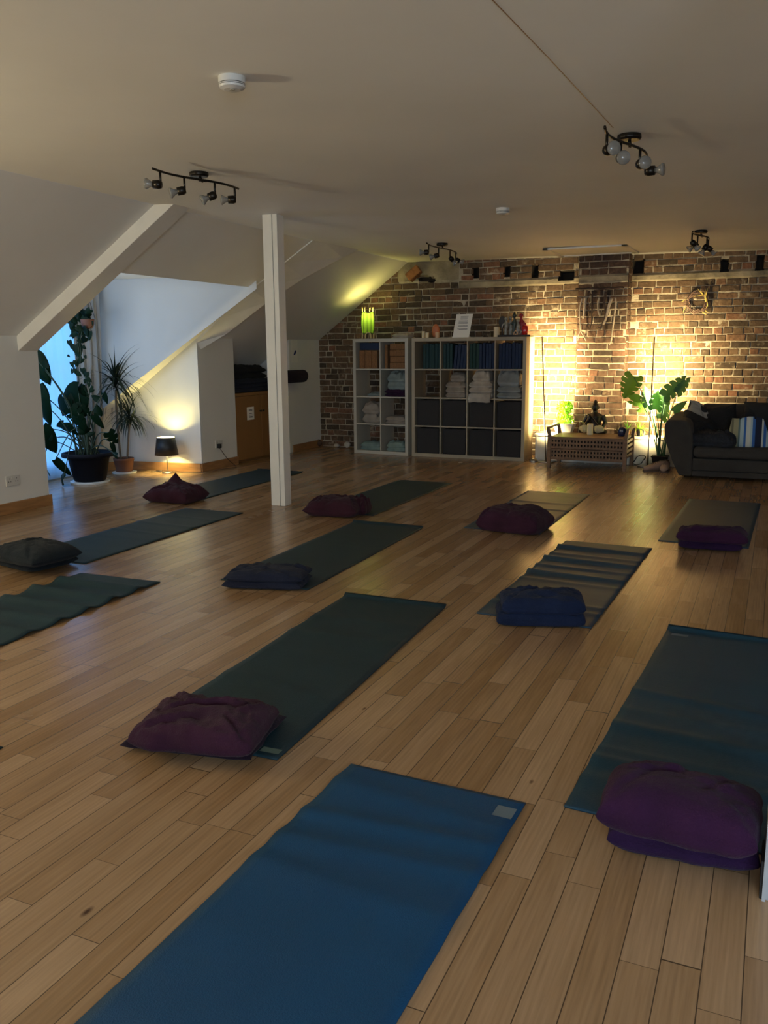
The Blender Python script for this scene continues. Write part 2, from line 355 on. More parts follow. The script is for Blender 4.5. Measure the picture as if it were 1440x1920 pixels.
# strip of sloping ceiling between the dormer cheek and the wall below it
s_.add([(-7.05, 7.70, zs(-7.05)), (-6.95, 7.40, zs(-6.95)), (-6.46, 7.49, zs(-6.46)), (XH, 7.79, zs(XH)), (XH, 7.86, zs(XH)), (-5.8, 7.86, zs(-5.8))], [(0, 1, 2, 3, 4, 5)])
struct('ceiling', s_, 'ceil')
# left wall under the slope (several lengths)
w = MB(); w.add([(XL, YF, 0), (XL, 5.56, 0), (XL, 5.56, 1.47), (XL, YF, 1.47)], [(0, 1, 2, 3)])
w.add([(XL, 5.56, 0), (-7.1, 5.56, 0), (-7.1, 5.56, 2.2), (XH, 5.56, 2.2), (XH, 5.56, zs(XH) - .05), (XL, 5.56, 1.40)], [(0, 1, 2, 3, 4, 5)])
struct('wall_left', w, 'paint')
w = MB(); w.box(-6.25, XL, 7.82, 8.5, 0, 1.1); w.add([(-6.8, 8.495, 0), (-5.81, 8.495, 0), (-5.81, 8.495, 1.46), (-6.8, 8.495, .745)], [(0, 1, 2, 3)]); w.hexa([(-5.98, 7.82, 1.1), (XL, 7.82, 1.1), (XL, 8.5, 1.1), (-5.98, 8.5, 1.1)], [(-5.98, 7.82, 1.36), (XL, 7.82, 1.475), (XL, 8.5, 1.475), (-5.98, 8.5, 1.36)])
w.add([(XL, 7.8, 0), (-6.85, 7.69, 0), (-6.95, 7.66, 0), (-6.95, 7.68, .70), (-5.85, 7.81, 1.44), (XL, 7.81, 1.47)], [(0, 1, 2, 3, 4, 5)])
struct('wall_left', w, 'paint')
w = MB(); w.box(-6.25, XL, 9.77, YB + .1, 0, 1.1); w.add([(-6.8, 9.775, 0), (-5.81, 9.775, 0), (-5.81, 9.775, 1.46), (-6.8, 9.775, .745)], [(0, 1, 2, 3)]); w.hexa([(-5.98, 9.77, 1.1), (XL, 9.77, 1.1), (XL, YB + .1, 1.1), (-5.98, YB + .1, 1.1)], [(-5.98, 9.77, 1.36), (XL, 9.77, 1.475), (XL, YB + .1, 1.475), (-5.98, YB + .1, 1.36)]); w.box(-6.1, XL + .012, 9.70, 9.775, 0, .95)
w.add([(-6.6, 8.5, 0), (-6.6, 9.77, 0), (-6.6, 9.77, 1), (-6.6, 8.5, 1)], [(0, 1, 2, 3)])
struct('wall_left', w, 'paint')
# dormer bay
w = MB()
w.add([(-5.0, 7.80, zs(XH) - .02), (-6.46, 7.48, zs(-6.46) - .02), (-6.97, 7.38, zs(-6.97) - .02), (-6.97, 7.38, 2.12), (-5.0, 7.80, 2.12)], [(0, 1, 2, 3, 4)])  # blue-lit cheek
w.add([(XH, 5.5, zs(XH)), (XH, 7.95, zs(XH)), (XH, 7.95, 2.12), (XH, 5.5, 2.12)], [(0, 1, 2, 3)])     # head
w.add([(-7.1, 5.5, 2.1), (XH, 5.5, 2.1), (XH, 7.95, 2.1), (-7.1, 7.95, 2.1)], [(0, 1, 2, 3)])         # dormer soffit
WX = -6.95
w.box(WX - .1, WX, 7.22, 7.75, 0, 2.15); w.box(WX - .1, WX, 5.5, 7.22, 2.0, 2.15); w.box(WX - .1, WX, 5.5, 7.22, 0, .03)
struct('wall_dormer', w, 'paint')
win = bpy.data.objects.new('window_1', None); col.objects.link(win); win.location = (WX, 6.4, 0); win['kind'] = 'structure'; PM['window_1'] = Matrix.Translation((WX, 6.4, 0))
f_ = MB()
for y in (5.56, 6.06, 6.62, 7.18): f_.box(WX - .07, WX - .03, y - .025, y + .025, .03, 2.0)
for z in (.03, 1.12, 1.96): f_.box(WX - .07, WX - .03, 5.56, 7.2, z, z + .045)
f_.build('window_frame', 'gloss', win, bevel=.004)
gl = MB(); gl.box(WX - .053, WX - .047, 5.56, 7.2, .05, 1.98); gl.build('window_pane', 'glass', win)
fill_frame = bpy.data.objects.new('cheek_fill_frame', None); col.objects.link(fill_frame); fill_frame.location = (-6.35, 5.57, .9); fill_frame['kind'] = 'structure'; PM['cheek_fill_frame'] = Matrix.Translation((-6.35, 5.57, .9))  # unseen frame added around the cheek fill light, no opening behind it
f_ = MB()
for x in (-6.74, -5.99): f_.box(x, x + .035, 5.562, 5.59, .85, 1.85)
for z in (.85, 1.82): f_.box(-6.74, -5.955, 5.562, 5.59, z, z + .035)
f_.build('window_frame', 'gloss', fill_frame)  # belongs to the added fill light, not to a window
# right wall, front wall with a window behind the camera
w = MB(); w.add([(XR, YF, 0), (XR, YF, 2.4), (XR, YB, 2.4), (XR, YB, 0)], [(0, 1, 2, 3)]); struct('wall_right', w, 'paint')
w = MB()
for a in ((-6, .2, 0, 2.5), (2.6, XR, 0, 2.5), (.2, 2.6, 0, .85), (.2, 2.6, 2.05, 2.5)): w.box(a[0], a[1], YF - .1, YF, a[2], a[3])
struct('wall_front', w, 'paint')
win2 = bpy.data.objects.new('window_2', None); col.objects.link(win2); win2.location = (1.4, YF, .85); win2['kind'] = 'structure'; PM['window_2'] = Matrix.Translation((1.4, YF, .85))
f_ = MB()
for x in (.2, 1.0, 1.8, 2.6): f_.box(x - .03, x + .03, YF - .08, YF - .03, .85, 2.05)
for z in (.85, 2.0): f_.box(.2, 2.6, YF - .08, YF - .03, z, z + .05)
f_.build('window_frame', 'gloss', win2)
# near partition edge on the right
w = MB(); w.box(.060, .20, 2.095, 2.20, 0, 2.42); w.box(.056, .064, 2.085, 2.21, 0, 2.42); struct('wall_partition', w, 'partition')
b_ = MB(); b_.box(.050, .056, 2.095, 2.2, 0, .10); struct('baseboard_partition', b_, 'black')

# rafters
def rafter(name, ya0, ya1, w_, dep):
    m = MB()
    def P(x, y, dz): return (x, y, zs(x) + dz)
    xb, xt = XL - .01, XT + .35
    y0, y1 = ya0, ya1 + (ya1 - ya0) * .25
    A = [P(xb, y0, .03), P(xb, y0 + w_, .03), P(xb, y0 + w_, -dep), P(xb, y0, -dep)]
    B = [P(xt, y1, .03), P(xt, y1 + w_, .03), P(xt, y1 + w_, -dep), P(xt, y1, -dep)]
    m.hexa(A, B); return struct(name, m, 'gloss', bevel=.004)
rafter('trim_1', 5.35, 5.55, .21, .125)
def flare():
    m = MB(); N = [(XL - .005, 7.815, .0), (-5.5, 7.83, 0), (-5.1, 7.87, 0), (-4.75, 7.95, 0), (-4.4, 8.04, 0), (-4.2, 8.1, 0)]
    Fq = [(XL - .005, 7.87, .12), (-5.57, 8.05, .12), (-5.11, 8.19, .115), (-4.78, 8.42, .10), (-4.5, 8.8, .07), (-4.2, 9.25, .03)]
    vs = []
    for (x, y, d), (x2, y2, d2) in zip(N, Fq):
        vs += [(x, y, zs(x) + .02), (x, y, zs(x) - .012 - .3 * d2 * (x < -5.6)), (x2, y2, zs(x2) - d2), (x2, y2 + .05, zs(x2) - .002), (x2, y2 + .05, zs(x2) + .02)]
    fs = [(i * 5 + k, i * 5 + (k + 1) % 5, (i + 1) * 5 + (k + 1) % 5, (i + 1) * 5 + k) for i in range(5) for k in range(5)] + [(4, 3, 2, 1, 0), (25, 26, 27, 28, 29)]
    m.add(vs, fs); struct('trim_2', m, 'gloss')
flare()
# skirting boards
def skirting(name, pts, h=.095, t=.018):
    m = MB()
    for (a, b) in zip(pts[:-1], pts[1:]):
        a = Vector((*a, 0)); b = Vector((*b, 0)); d = (b - a).normalized(); n = Vector((d.y, -d.x, 0)) * t
        m.hexa([a, b, b + n, a + n], [p + Vector((0, 0, h)) for p in (a, b, b + n, a + n)])
    return struct(name, m, 'skirt', bevel=.003)
skirting('baseboard_left', [(XL, YF), (XL, 5.578)][::1] and [(XL, YF), (XL, 5.578)])
skirting('baseboard_left', [(WX, 7.30), (WX + .14, 7.67), (XL, 7.79)])
skirting('baseboard_left', [(XL, 7.782), (XL, 8.5)])
skirting('baseboard_left', [(XL, 9.79), (XL, YB)])

# brick wall ------------------------------------------------------------
bw = MB()
def bricks(org, du, dn, width, z0, z1, mi, skip=None, seed=1, proud=.010, cuts=()):
    rnd = random.Random(seed); du = Vector(du); dn = Vector(dn); org = Vector(org); z = z0; row = 0
    while z < z1 - .03:
        hh = .0775 + rnd.uniform(-.003, .003); u = -rnd.uniform(0, .2); hd = row % 3 == 1
        while u < width:
            L = .105 if (hd and rnd.random() < .8) or rnd.random() < .28 else .218
            L += rnd.uniform(-.008, .008)
            segs = [(max(u, 0), min(u + L - .011, width))]
            for c0_, c1_, c2_, c3_ in cuts:
                if z + hh - .01 > c2_ and z + .01 < c3_:
                    ns = []
                    for a, b in segs:
                        if b <= c0_ or a >= c1_: ns.append((a, b))
                        else: ns += [q_ for q_ in ((a, c0_ - .004), (c1_ + .004, b)) if q_[1] - q_[0] > .02]
                    segs = ns
            for a, b in segs:
                if b - a < .02: continue
                zz = z + rnd.uniform(-.003, .003); wv = .006 * noise.noise(Vector((a * .8, z * 2, seed)))
                if not (skip and skip((a + b) / 2, z + hh / 2)):
                    zz += wv; pr = proud + .002 + rnd.uniform(-.005, .007); q = []
                    for (uu, vv) in ((a, zz + .006), (b, zz + .006), (b, zz + hh - .007), (a, zz + hh - .007)):
                        q.append((uu + rnd.uniform(-.005, .005), vv + rnd.uniform(-.005, .005)))
                    cu = sum(x for x, _ in q) / 4; cv = sum(y for _, y in q) / 4
                    def P(x, y, d): return org + du * x + dn * d + Vector((0, 0, y))
                    back = [P(x, y, -.03) for x, y in q]; mid = [P(x, y, pr - .004 + rnd.uniform(-.002, .002)) for x, y in q]
                    fr = [P(x + (cu - x) * min(.9, .007 / max(.02, abs(cu - x))), y + (cv - y) * .18, pr + rnd.uniform(-.002, .002)) for x, y in q]
                    bw.add(back + mid + fr, [(0, 1, 5, 4), (1, 2, 6, 5), (2, 3, 7, 6), (3, 0, 4, 7), (4, 5, 9, 8), (5, 6, 10, 9), (6, 7, 11, 10), (7, 4, 8, 11), (8, 9, 10, 11)], mi)
            u += L
        z += hh; row += 1
BWX0 = -5.9
WID = XR - BWX0
slots = [(-3.575, -3.50, 2.21, 2.345), (-3.17, -3.10, 2.21, 2.335), (-2.82, -2.74, 2.20, 2.33), (-2.47, -2.30, 2.15, 2.245), (-1.62, -1.50, 2.20, 2.33), (-.66, -.585, 2.17, 2.30), (-.29, -.22, 2.17, 2.31)]
def skipA(u, z):
    x = BWX0 + u
    if x < -3.76 and z > 2.20 and x > -4.6: return True
    if 2.09 < z < 2.165 and x > -3.76: return True
    if -2.205 < x < -1.63: return True
    return False
bricks((BWX0, YB, 0), (1, 0, 0), (0, -1, 0), WID, 0.0, 2.46, 0, skipA, 3, cuts=[(a - BWX0, b - BWX0, c0 + .01, c1 - .01) for a, b, c0, c1 in slots])
bricks((-2.2, 10.4, 0), (1, 0, 0), (0, -1, 0), .565, 0, 2.42, 1, None, 8)
bricks((-1.635, 10.4, 0), (0, 1, 0), (1, 0, 0), .2, 0, 2.42, 1, None, 9)
bricks((-2.2, 10.6, 0), (0, -1, 0), (-1, 0, 0), .2, 0, 2.42, 1, None, 10)
# uneven mortar bed
def mortar(org, du, dn, width, z1, step, mi, holes=()):
    du = Vector(du); dn = Vector(dn); org = Vector(org); nu = max(2, int(width / step)); nv = int(z1 / step); vs = []; fs = []
    for j in range(nv + 1):
        for i in range(nu + 1):
            u = width * i / nu; z = z1 * j / nv; X = org.x + du.x * u
            d = .003 + .006 * noise.noise(Vector((u * 5, z * 5, 3.3))) + .005 * noise.noise(Vector((u * 17, z * 17, 1)))
            if du.x and X < -3.76 and X > -4.62 and z > 2.19: d += .010 + .012 * noise.noise(Vector((u * 9, z * 9, 6)))
            if du.x and 2.085 < z < 2.165 and X > -3.76: d += .022
            if du.x and holes and abs(X + 4.21) < .105 + .03 * noise.noise(Vector((X * 9, z * 30, 2))) and abs(z - 2.235 + (X + 4.3) * .15) < .032 + .02 * noise.noise(Vector((X * 20, z * 9, 5))): d = -.06
            for a, b, c0, c1 in holes:
                if a < X < b and c0 < z < c1: d = -.11
            vs.append(org + du * u + dn * d + Vector((0, 0, z)))
    ms = []
    for j in range(nv):
        for i in range(nu):
            a = j * (nu + 1) + i; fs.append((a, a + 1, a + nu + 2, a + nu + 1))
    o = len(bw.f); bw.add(vs, fs, mi)
    for k, f in enumerate(fs):
        cx = sum(vs[i].x for i in f) / 4; cz = sum(vs[i].z for i in f) / 4
        if du.x and -4.62 < cx < -3.76 and cz > 2.2: bw.m[o + k] = 3
        elif du.x and 2.08 < cz < 2.17 and cx > -3.76: bw.m[o + k] = 3
        if du.x and holes and abs(cx + 4.21) < .10 and abs(cz - 2.235 + (cx + 4.3) * .15) < .028: bw.m[o + k] = 4
        elif du.x and any(a - .01 < cx < b + .01 and c0 - .01 < cz < c1 + .01 for a, b, c0, c1 in holes): bw.m[o + k] = 4
mortar((BWX0, YB, 0), (1, 0, 0), (0, -1, 0), WID, 2.47, .024, 2, slots)
mortar((-2.2, 10.4, 0), (1, 0, 0), (0, -1, 0), .565, 2.42, .03, 2)
mortar((-1.635, 10.4, 0), (0, 1, 0), (1, 0, 0), .2, 2.42, .03, 2)
mortar((-2.2, 10.6, 0), (0, -1, 0), (-1, 0, 0), .2, 2.42, .03, 2)
struct('wall_back', bw, ['brick', 'brickd', 'mortar', 'render', 'hole'])  # last material puts shade into the colour of the wall pockets
# end of an old purlin sticking out of the brickwork
p = fy(775, 513, 10.52); t = MB(); t.T = Matrix.Translation(p) @ Matrix.Rotation(R(-38), 4, 'Y') @ Matrix.Rotation(R(8), 4, 'Z')
t.box(-.09, .10, -.05, .12, -.055, .055); tag(t.build('beam_end', 'timber', bevel=.012), 'orange timber beam end in the broken corner where slope meets brick wall', 'beam')

# ceiling crack and loft hatch
t = MB(); pts = [fz(912, -12, zc(-.9) - .002), fz(1030, 110, zc(-.85) - .002), fz(1150, 240, zc(-.8) - .002)]
for a, b in zip(pts[:-1], pts[1:]):
    n = Vector((.0022, 0, 0)); t.add([a - n, a + n, b + n, b - n], [(0, 1, 2, 3)])
struct('trim_4', t, 'skirt')
hz = thing('loft_hatch', 'flat white loft hatch panel in ceiling just before the brick wall', 'hatch', (-1.97, 9.9, zc(-1.97) - .005))
zz = zc(-1.97)
t = MB()
for a in ((-2.42, -1.52, 9.50, 9.56), (-2.42, -1.52, 10.26, 10.32), (-2.42, -2.36, 9.5, 10.32), (-1.58, -1.52, 9.5, 10.32)): t.box(a[0], a[1], a[2], a[3], zz - .022, zz - .002)
t.build('frame', 'gloss', hz, bevel=.003); t = MB(); t.box(-2.37, -1.57, 9.55, 10.27, zz - .012, zz - .001); t.build('panel', 'gloss', hz)

# support post
pc = thing('support_post', 'white painted square timber post standing in the middle of the floor', 'post', (-3.885, 6.34, 0))
t = MB(); t.box(-3.955, -3.868, 6.290, 6.41, 0, zc(-3.9) + .02); t.build('post', 'gloss', pc, bevel=.003)
t = MB(); t.box(-3.862, -3.818, 6.292, 6.40, 0, zc(-3.9) + .02); t.box(-3.87, -3.86, 6.31, 6.39, 0, zc(-3.9)); t.build('cover_strip', 'gloss', pc, bevel=.003)

# ------------------------------------------------------------------ yoga mats
MW, ML = .5855, 1.846
def yoga_mat(pose, material, label, amp=0.0, freqs=(), curl=0.0, patch=None, seed=0, w=MW, l=ML):
    x, y, a = pose; th = thing('yoga_mat', label, 'yoga mat', (x, y, 0), a, 'yoga mats laid out on the floor')
    nu, nv = 18, 120; T = MB(); vs = []
    def zt(u, v):
        z = 0
        for (c0, wd, am, sk) in freqs:
            d = (v + sk * (u - .3) - c0) / wd; z += am * math.exp(-d * d) * (1 - .45 * u)
        z += amp * max(0, noise.noise(Vector((u * 1.2 + seed, v * 9, seed)))) * 1.2
        if curl: z += curl * max(0, (v - (l - .05)) / .05) ** 1.6 * (1 - .35 * u / w)
        return z
    for lay, dz in ((0, .0008), (1, .0058)):
        for j in range(nv + 1):
            for i in range(nu + 1):
                u = w * i / nu; v = l * j / nv; z = zt(u, v)
                vv = v - (.014 * max(0, (v - (l - .05)) / .05) if curl else 0)
                uu = u + .003 * noise.noise(Vector((v * 3 + seed, i, 2)))
                vs.append((uu, vv, z + dz))
    fs = []; S = (nu + 1) * (nv + 1)
    for j in range(nv):
        for i in range(nu):
            q = j * (nu + 1) + i; fs.append((q, q + nu + 1, q + nu + 2, q + 1)); fs.append((S + q, S + q + 1, S + q + nu + 2, S + q + nu + 1))
    for j in range(nv):
        q = j * (nu + 1); fs.append((q, S + q, S + q + nu + 1, q + nu + 1)); q += nu; fs.append((q, q + nu + 1, S + q + nu + 1, S + q))
    for i in range(nu):
        fs.append((i, i + 1, S + i + 1, S + i)); q = nv * (nu + 1) + i; fs.append((q, S + q, S + q + 1, q + 1))
    T.add(vs, fs); T.build('mat_sheet', material, th, world=False, smooth=True)
    if patch:
        u0, v0, pu, pv, pm = patch; P = MB(); vs = []
        for j in range(5):
            for i in range(5):
                u = u0 + pu * i / 4; v = v0 + pv * j / 4; vs.append((u, v, zt(u, v) + .0066))
        P.add(vs, [(j * 5 + i, j * 5 + i + 1, j * 5 + i + 6, j * 5 + i + 5) for j in range(4) for i in range(4)])
        tag(P.build('logo_label', pm, th, world=False), 'small pale woven label patch')
    return th
yoga_mat((-1.206, .46, -.016), 'bluemat', 'bright blue yoga mat nearest the camera with nothing on it, cut by the bottom edge', .003, [(1.70, .05, .007, .1), (1.56, .035, .009, -.1), (1.42, .04, .008, -.1), (1.25, .05, .008, .05)], 0, (.515, 1.735, .058, .062, 'patch2'), 1)
yoga_mat((-.4832, 2.3231, -.05), 'tealb', 'blue yoga mat at the right edge carrying two stacked purple pillows', .002, [(.20, .04, .006, 0), (.33, .035, .012, .03), (.42, .03, .006, 0), (.62, .04, .010, .05), (.78, .03, .004, 0), (.95, .03, .007, .1)], .018, (.03, 1.72, .075, .03, 'patch2'), 2)
yoga_mat((-2.0005, 2.2078, .045), 'teal', 'dark teal yoga mat in the middle under the large plum pillow', .002, [(.55, .05, .005, .2), (1.2, .05, .005, 0), (1.45, .05, .005, 0)], .018, (.50, .03, .072, .034, 'patch'), 3)
yoga_mat((-3.7359, 1.9955, .031), 'teal', 'rippled green-teal yoga mat at the left edge with no pillow showing', .004, [(1.66, .045, .026, 0), (1.45, .045, .030, .02), (1.25, .045, .026, 0), (1.05, .045, .022, 0), (.85, .045, .02, 0), (.62, .045, .024, 0), (.4, .045, .02, 0)], 0, None, 4)
yoga_mat((-2.9157, 4.048, .017), 'teal', 'smooth dark teal yoga mat with a folded navy pillow on its near end', .001, [], .018, None, 5)
yoga_mat((-1.3155, 4.0146, -.0247), 'grey_teal', 'heavily rippled slate yoga mat carrying the bright navy folded pillow', .002, [(1.62, .035, .021, .04), (1.42, .028, .010, .04), (1.27, .035, .022, .04), (1.08, .028, .012, .04), (.90, .035, .020, .05), (.74, .03, .008, .04), (.33, .03, .010, .05), (.22, .03, .010, .05)], 0, None, 6)
yoga_mat((-.6772, 6.1074, -.0225), 'grey_teal', 'slate blue yoga mat farthest right, nearest the sofa', .001, [], 0, None, 7)
yoga_mat((-2.0796, 6.0095, .0006), 'grey_teal', 'slate yoga mat with two small creases under a plum pillow before the lattice bench', .002, [(1.25, .03, .010, .05), (.95, .03, .012, .05)], 0, None, 8)
yoga_mat((-3.504, 6.1885, -.009), 'teal', 'dark teal yoga mat just right of the post with maroon pillow', .001, [], 0, None, 9)
yoga_mat((-4.5288, 4.0202, .0157), 'teal', 'dark teal yoga mat on the left under the charcoal pillows', .003, [(1.5, .03, .005, .1), (1.2, .03, .006, .1), (.9, .03, .006, .1)], 0, None, 10)
yoga_mat((-5.2832, 6.3236, .0066), 'teal', 'dark teal yoga mat passing behind the white post towards the cupboard', .001, [], .012, None, 11)
q = fz(6, 1403); yoga_mat((q.x - MW, q.y - ML, .0), 'teal', 'yoga mat of which only a dark corner shows at the left edge', 0, [], 0, None, 12)

# ------------------------------------------------------------------ pillows
def pillow_mesh(mb, w, d, h, z0=0, seed=0, wr=.012, ear=.05, ox=0, oy=0, puff=.42, peak=None, nu=60, nv=40, rot=0, sag=.0):
    vs = []; fs = []; cr, sr = math.cos(rot), math.sin(rot); rn = random.Random(int(seed * 10) + 1); CL = []
    for q in range(7):
        if q < 4: # creases that run in from the corners
            cx_, cy_ = (-1 if q % 2 else 1), (-1 if q < 2 else 1); ta = math.atan2(-cy_ * d, -cx_ * w) + rn.uniform(-.45, .45); p0 = (cx_ * w * .46, cy_ * d * .46); ln = rn.uniform(.35, .6) * w
        else: ta = rn.uniform(-.5, .5) + (math.pi / 2 if q == 6 else 0); p0 = (rn.uniform(-.4, .1) * w, rn.uniform(-.35, .35) * d); ln = rn.uniform(.3, .6) * w
        CL.append((p0, (math.cos(ta), math.sin(ta)), ln, rn.uniform(.010, .018), rn.uniform(.5, 1.2)))
    def outline(u, v):
        x = w / 2 * u * (1 - ear * (1 - abs(v) ** 1.5)); y = d / 2 * v * (1 - ear * (1 - abs(u) ** 1.5))
        x += .008 * noise.noise(Vector((v * 2, seed, 5))) * u; y += .012 * noise.noise(Vector((u * 2.5, seed, 9))) * abs(v)
        return x, y
    for lay in (0, 1):
        for j in range(nv + 1):
            for i in range(nu + 1):
                u = -1 + 2 * i / nu; v = -1 + 2 * j / nv
                u2 = math.sin(u * math.pi / 2) * .35 + u * .65; v2 = math.sin(v * math.pi / 2) * .35 + v * .65
                x, y = outline(u2, v2)
                k = max(0, (1 - abs(u2) ** 3.2) * (1 - abs(v2) ** 3.2)) ** puff
                edge = .34 * h
                if lay == 0: z = edge * (1 - min(1, k * 1.8))
                else:
                    n1 = noise.noise(Vector((x * 7 + seed, y * 7, seed * 1.7))); n2 = 1 - abs(noise.noise(Vector((x * 10 + seed * 3 + n1, y * 26, seed)))) * 2
                    n3 = 1 - abs(noise.noise(Vector((x * 22 + n1 * 2, y * 9, seed + 4)))) * 2
                    z = edge + (h - edge) * k * (1 + .18 * n1) + wr * (n2 * .55 + n3 * .35) * min(1, k * 1.6) - sag * k * (1 - abs(u2))
                    for (p0, dd_, ln, wd_, am) in CL:
                        tx = (x - p0[0]) * dd_[0] + (y - p0[1]) * dd_[1]; ty = -(x - p0[0]) * dd_[1] + (y - p0[1]) * dd_[0] + .012 * math.sin(tx * 14 + seed)
                        if -.02 < tx < ln: fo = math.sin(math.pi * max(0, tx) / ln) ** .6; z += wr * am * fo * (.9 * math.exp(-((ty - wd_) / wd_) ** 2) - 1.1 * math.exp(-(ty / wd_) ** 2)) * min(1, k * 2)
                    if peak:
                        px, py, ph = peak; dd = math.hypot(x / w * 2 - px, (y / d * 2 - py)); z += ph * math.exp(-(dd / .22) ** 1.3)
                z = max(z, 0.001)
                vs.append((ox + x * cr - y * sr, oy + x * sr + y * cr, z0 + z))
    S = (nu + 1) * (nv + 1)
    for j in range(nv):
        for i in range(nu):
            q = j * (nu + 1) + i; fs.append((q, q + nu + 1, q + nu + 2, q + 1)); fs.append((S + q, S + q + 1, S + q + nu + 2, S + q + nu + 1))
    for j in range(nv):
        q = j * (nu + 1); fs.append((q, S + q, S + q + nu + 1, q + nu + 1)); q += nu; fs.append((q, q + nu + 1, S + q + nu + 1, S + q))
    for i in range(nu):
        fs.append((i, i + 1, S + i + 1, S + i)); q = nv * (nu + 1) + i; fs.append((q, S + q, S + q + 1, q + 1))
    mb.add(vs, fs)
def pillow(pl, pr, d, h, material, label, z0=.0, seed=0, off=(0, 0), rot=0, name='pillow', layers=1, parts=None, **k):
    a = fz(*pl, z0); b = fz(*pr, z0); v = (b - a); w = v.length; ang = math.atan2(v.y, v.x); mid = (a + b) / 2
    n = Vector((-math.sin(ang), math.cos(ang), 0)); c0 = mid + n * (d / 2) + Vector((math.cos(ang), math.sin(ang), 0)) * off[0] + n * off[1]
    mb = MB()
    for i in range(layers):
        pillow_mesh(mb, w * (1 - .03 * i), d * (1 - .04 * i), h / layers * 1.12, z0=i * h / layers * .93, seed=seed + i * 3.3, ox=.01 * i, oy=-.012 * i, **k)
    o = mb.build(name, material, smooth=True); o.location = (c0.x, c0.y, z0); o.rotation_euler = (0, 0, ang + rot)
    return tag(o, label, 'pillow', 'floor pillows on the yoga mats')
pillow((224, 1404), (466, 1436), .34, .045, 'darkpurple', 'flat dark aubergine pillow underneath the large plum pillow', .006, 21, rot=R(2))
pillow((236, 1404), (462, 1430), .31, .08, 'plum', 'large crinkled plum pillow on the middle teal mat, nearest left-hand pillow', .045, 22, rot=R(3), wr=.017, ear=.01, puff=.36)
pillow((1136, 1598), (1425, 1650), .32, .10, 'violet', 'violet pillow flat on the floor, under the big purple pillow at right', .004, 31, ear=.02)
pillow((1122, 1556), (1428, 1622), .25, .11, 'purple', 'big puffy purple pillow on top of the stack at the right edge', .095, 32, off=(-.005, -.01), rot=R(-2), puff=.40, wr=.008, ear=.0)
pillow((-30, 1054), (56, 1077), .34, .08, 'char', 'charcoal pillow lying under another at the left edge', .006, 41, ear=.02)
pillow((-28, 1050), (62, 1069), .36, .09, 'char', 'puffy charcoal pillow topmost of the pair at the left edge', .075, 42, puff=.5)
pillow((414, 1102), (562, 1110), .27, .095, 'inkblue', 'folded ink-blue pillow on the smooth teal mat in the centre left', .006, 51, rot=R(4), layers=2, ear=.02, wr=.014)
pillow((932, 1174), (1098, 1178), .25, .14, 'navy', 'navy folded pillow in two layers on the rippled slate mat', .006, 61, layers=2, ear=.0, wr=.016, puff=.33)
pillow((892, 994), (1006, 1006), .40, .145, 'plum', 'plump plum pillow on the mat in front of the lattice bench', .006, 71, ear=.0, puff=.36, wr=.016)
pillow((566, 968), (668, 973), .36, .125, 'maroon', 'maroon pillow with a gathered end beside the foot of the post', .006, 81, ear=.08, puff=.55, wr=.016)
o = pillow((655, 964), (684, 966), .16, .10, 'maroon', 'x', .012, 83, ear=.0, puff=.5, wr=.03)
g_ = o; par = [x for x in bpy.data.objects if x.get('label', '').startswith('maroon pillow with a gathered')][0]
bpy.context.view_layer.update(); mw = o.matrix_world.copy()
o.parent = par; o.matrix_parent_inverse = par.matrix_world.inverted(); o.matrix_world = mw; o.name = 'gathered_end'
for kk in ('label', 'category', 'group'): del o[kk]
pillow((268, 941), (350, 947), .36, .12, 'maroon', 'maroon pillow with an upstanding pointed corner, nearest the small table lamp', .006, 91, ear=.03, puff=.42, peak=(-.15, .3, .10), wr=.02)
pillow((1271, 1028), (1392, 1036), .24, .07, 'violet', 'violet pillow underneath on the mat nearest the sofa', .006, 101, ear=.0)
pillow((1268, 1015), (1404, 1024), .24, .075, 'purple', 'slim purple pillow on top on the mat nearest the sofa', .068, 102, ear=.05, rot=R(-2), wr=.014)

# ------------------------------------------------------------------ ceiling fittings
def spot_bar(label, p0, p1, can, heads, grp='four-headed spotlight bars on the ceiling'):
    z = zc(can.x); th = thing('spotlight_bar', label, 'ceiling light', (can.x, can.y, z), 0, grp)
    t = MB(); t.lathe([(.058, -.002), (.06, -.02), (.052, -.03)], (can.x, can.y, z), 28); t.build('canopy', 'blackmetal', th, smooth=False, bevel=.003)
    t = MB(); pts = []; zb = z - .06
    p0 = Vector((p0.x, p0.y, zb)); p1 = Vector((p1.x, p1.y, zb)); d = (p1 - p0); n = Vector((-d.y, d.x, 0)).normalized()
    for i in range(25):
        s = i / 24; pts.append(p0 + d * s + n * .03 * math.sin(s * 2 * math.pi))
    t.tube(pts, .007, 8)
    cp = p0 + d * max(0, min(1, (can - p0).dot(d) / d.dot(d))); t.tube([(can.x, can.y, z - .02), (can.x * .5 + cp.x * .5, can.y * .5 + cp.y * .5, zb - .001)], .008, 8)
    t.tube([Vector((can.x, can.y, zb + .01)), cp], .006, 8)
    t.build('bar', 'blackmetal', th, smooth=True)
    for s, dirv in heads:
        b = p0 + d * s + n * .03 * math.sin(s * 2 * math.pi); dv = Vector(dirv).normalized()
        t = MB(); t.tube([b, b + Vector((0, 0, -.075))], .007, 8); j = b + Vector((0, 0, -.075))
        arm = t.build('arm', 'blackmetal', th, smooth=True)
        t = MB(); t.tube([j - dv * .005, j + dv * .012, j + dv * .045], [.02, .026, .024], 16); h = t.build('lamp_holder', 'blackmetal', th, smooth=True)
        t = MB(); t.tube([j + dv * .045, j + dv * .062, j + dv * .085, j + dv * .092], [.012, .018, .033, .030], 18); sub_pm(h, th)
        t.build('bulb', 'bulb', h, smooth=True)
    return th
zb1 = zc(-3.35) - .06; zb2 = zc(-.76) - .06
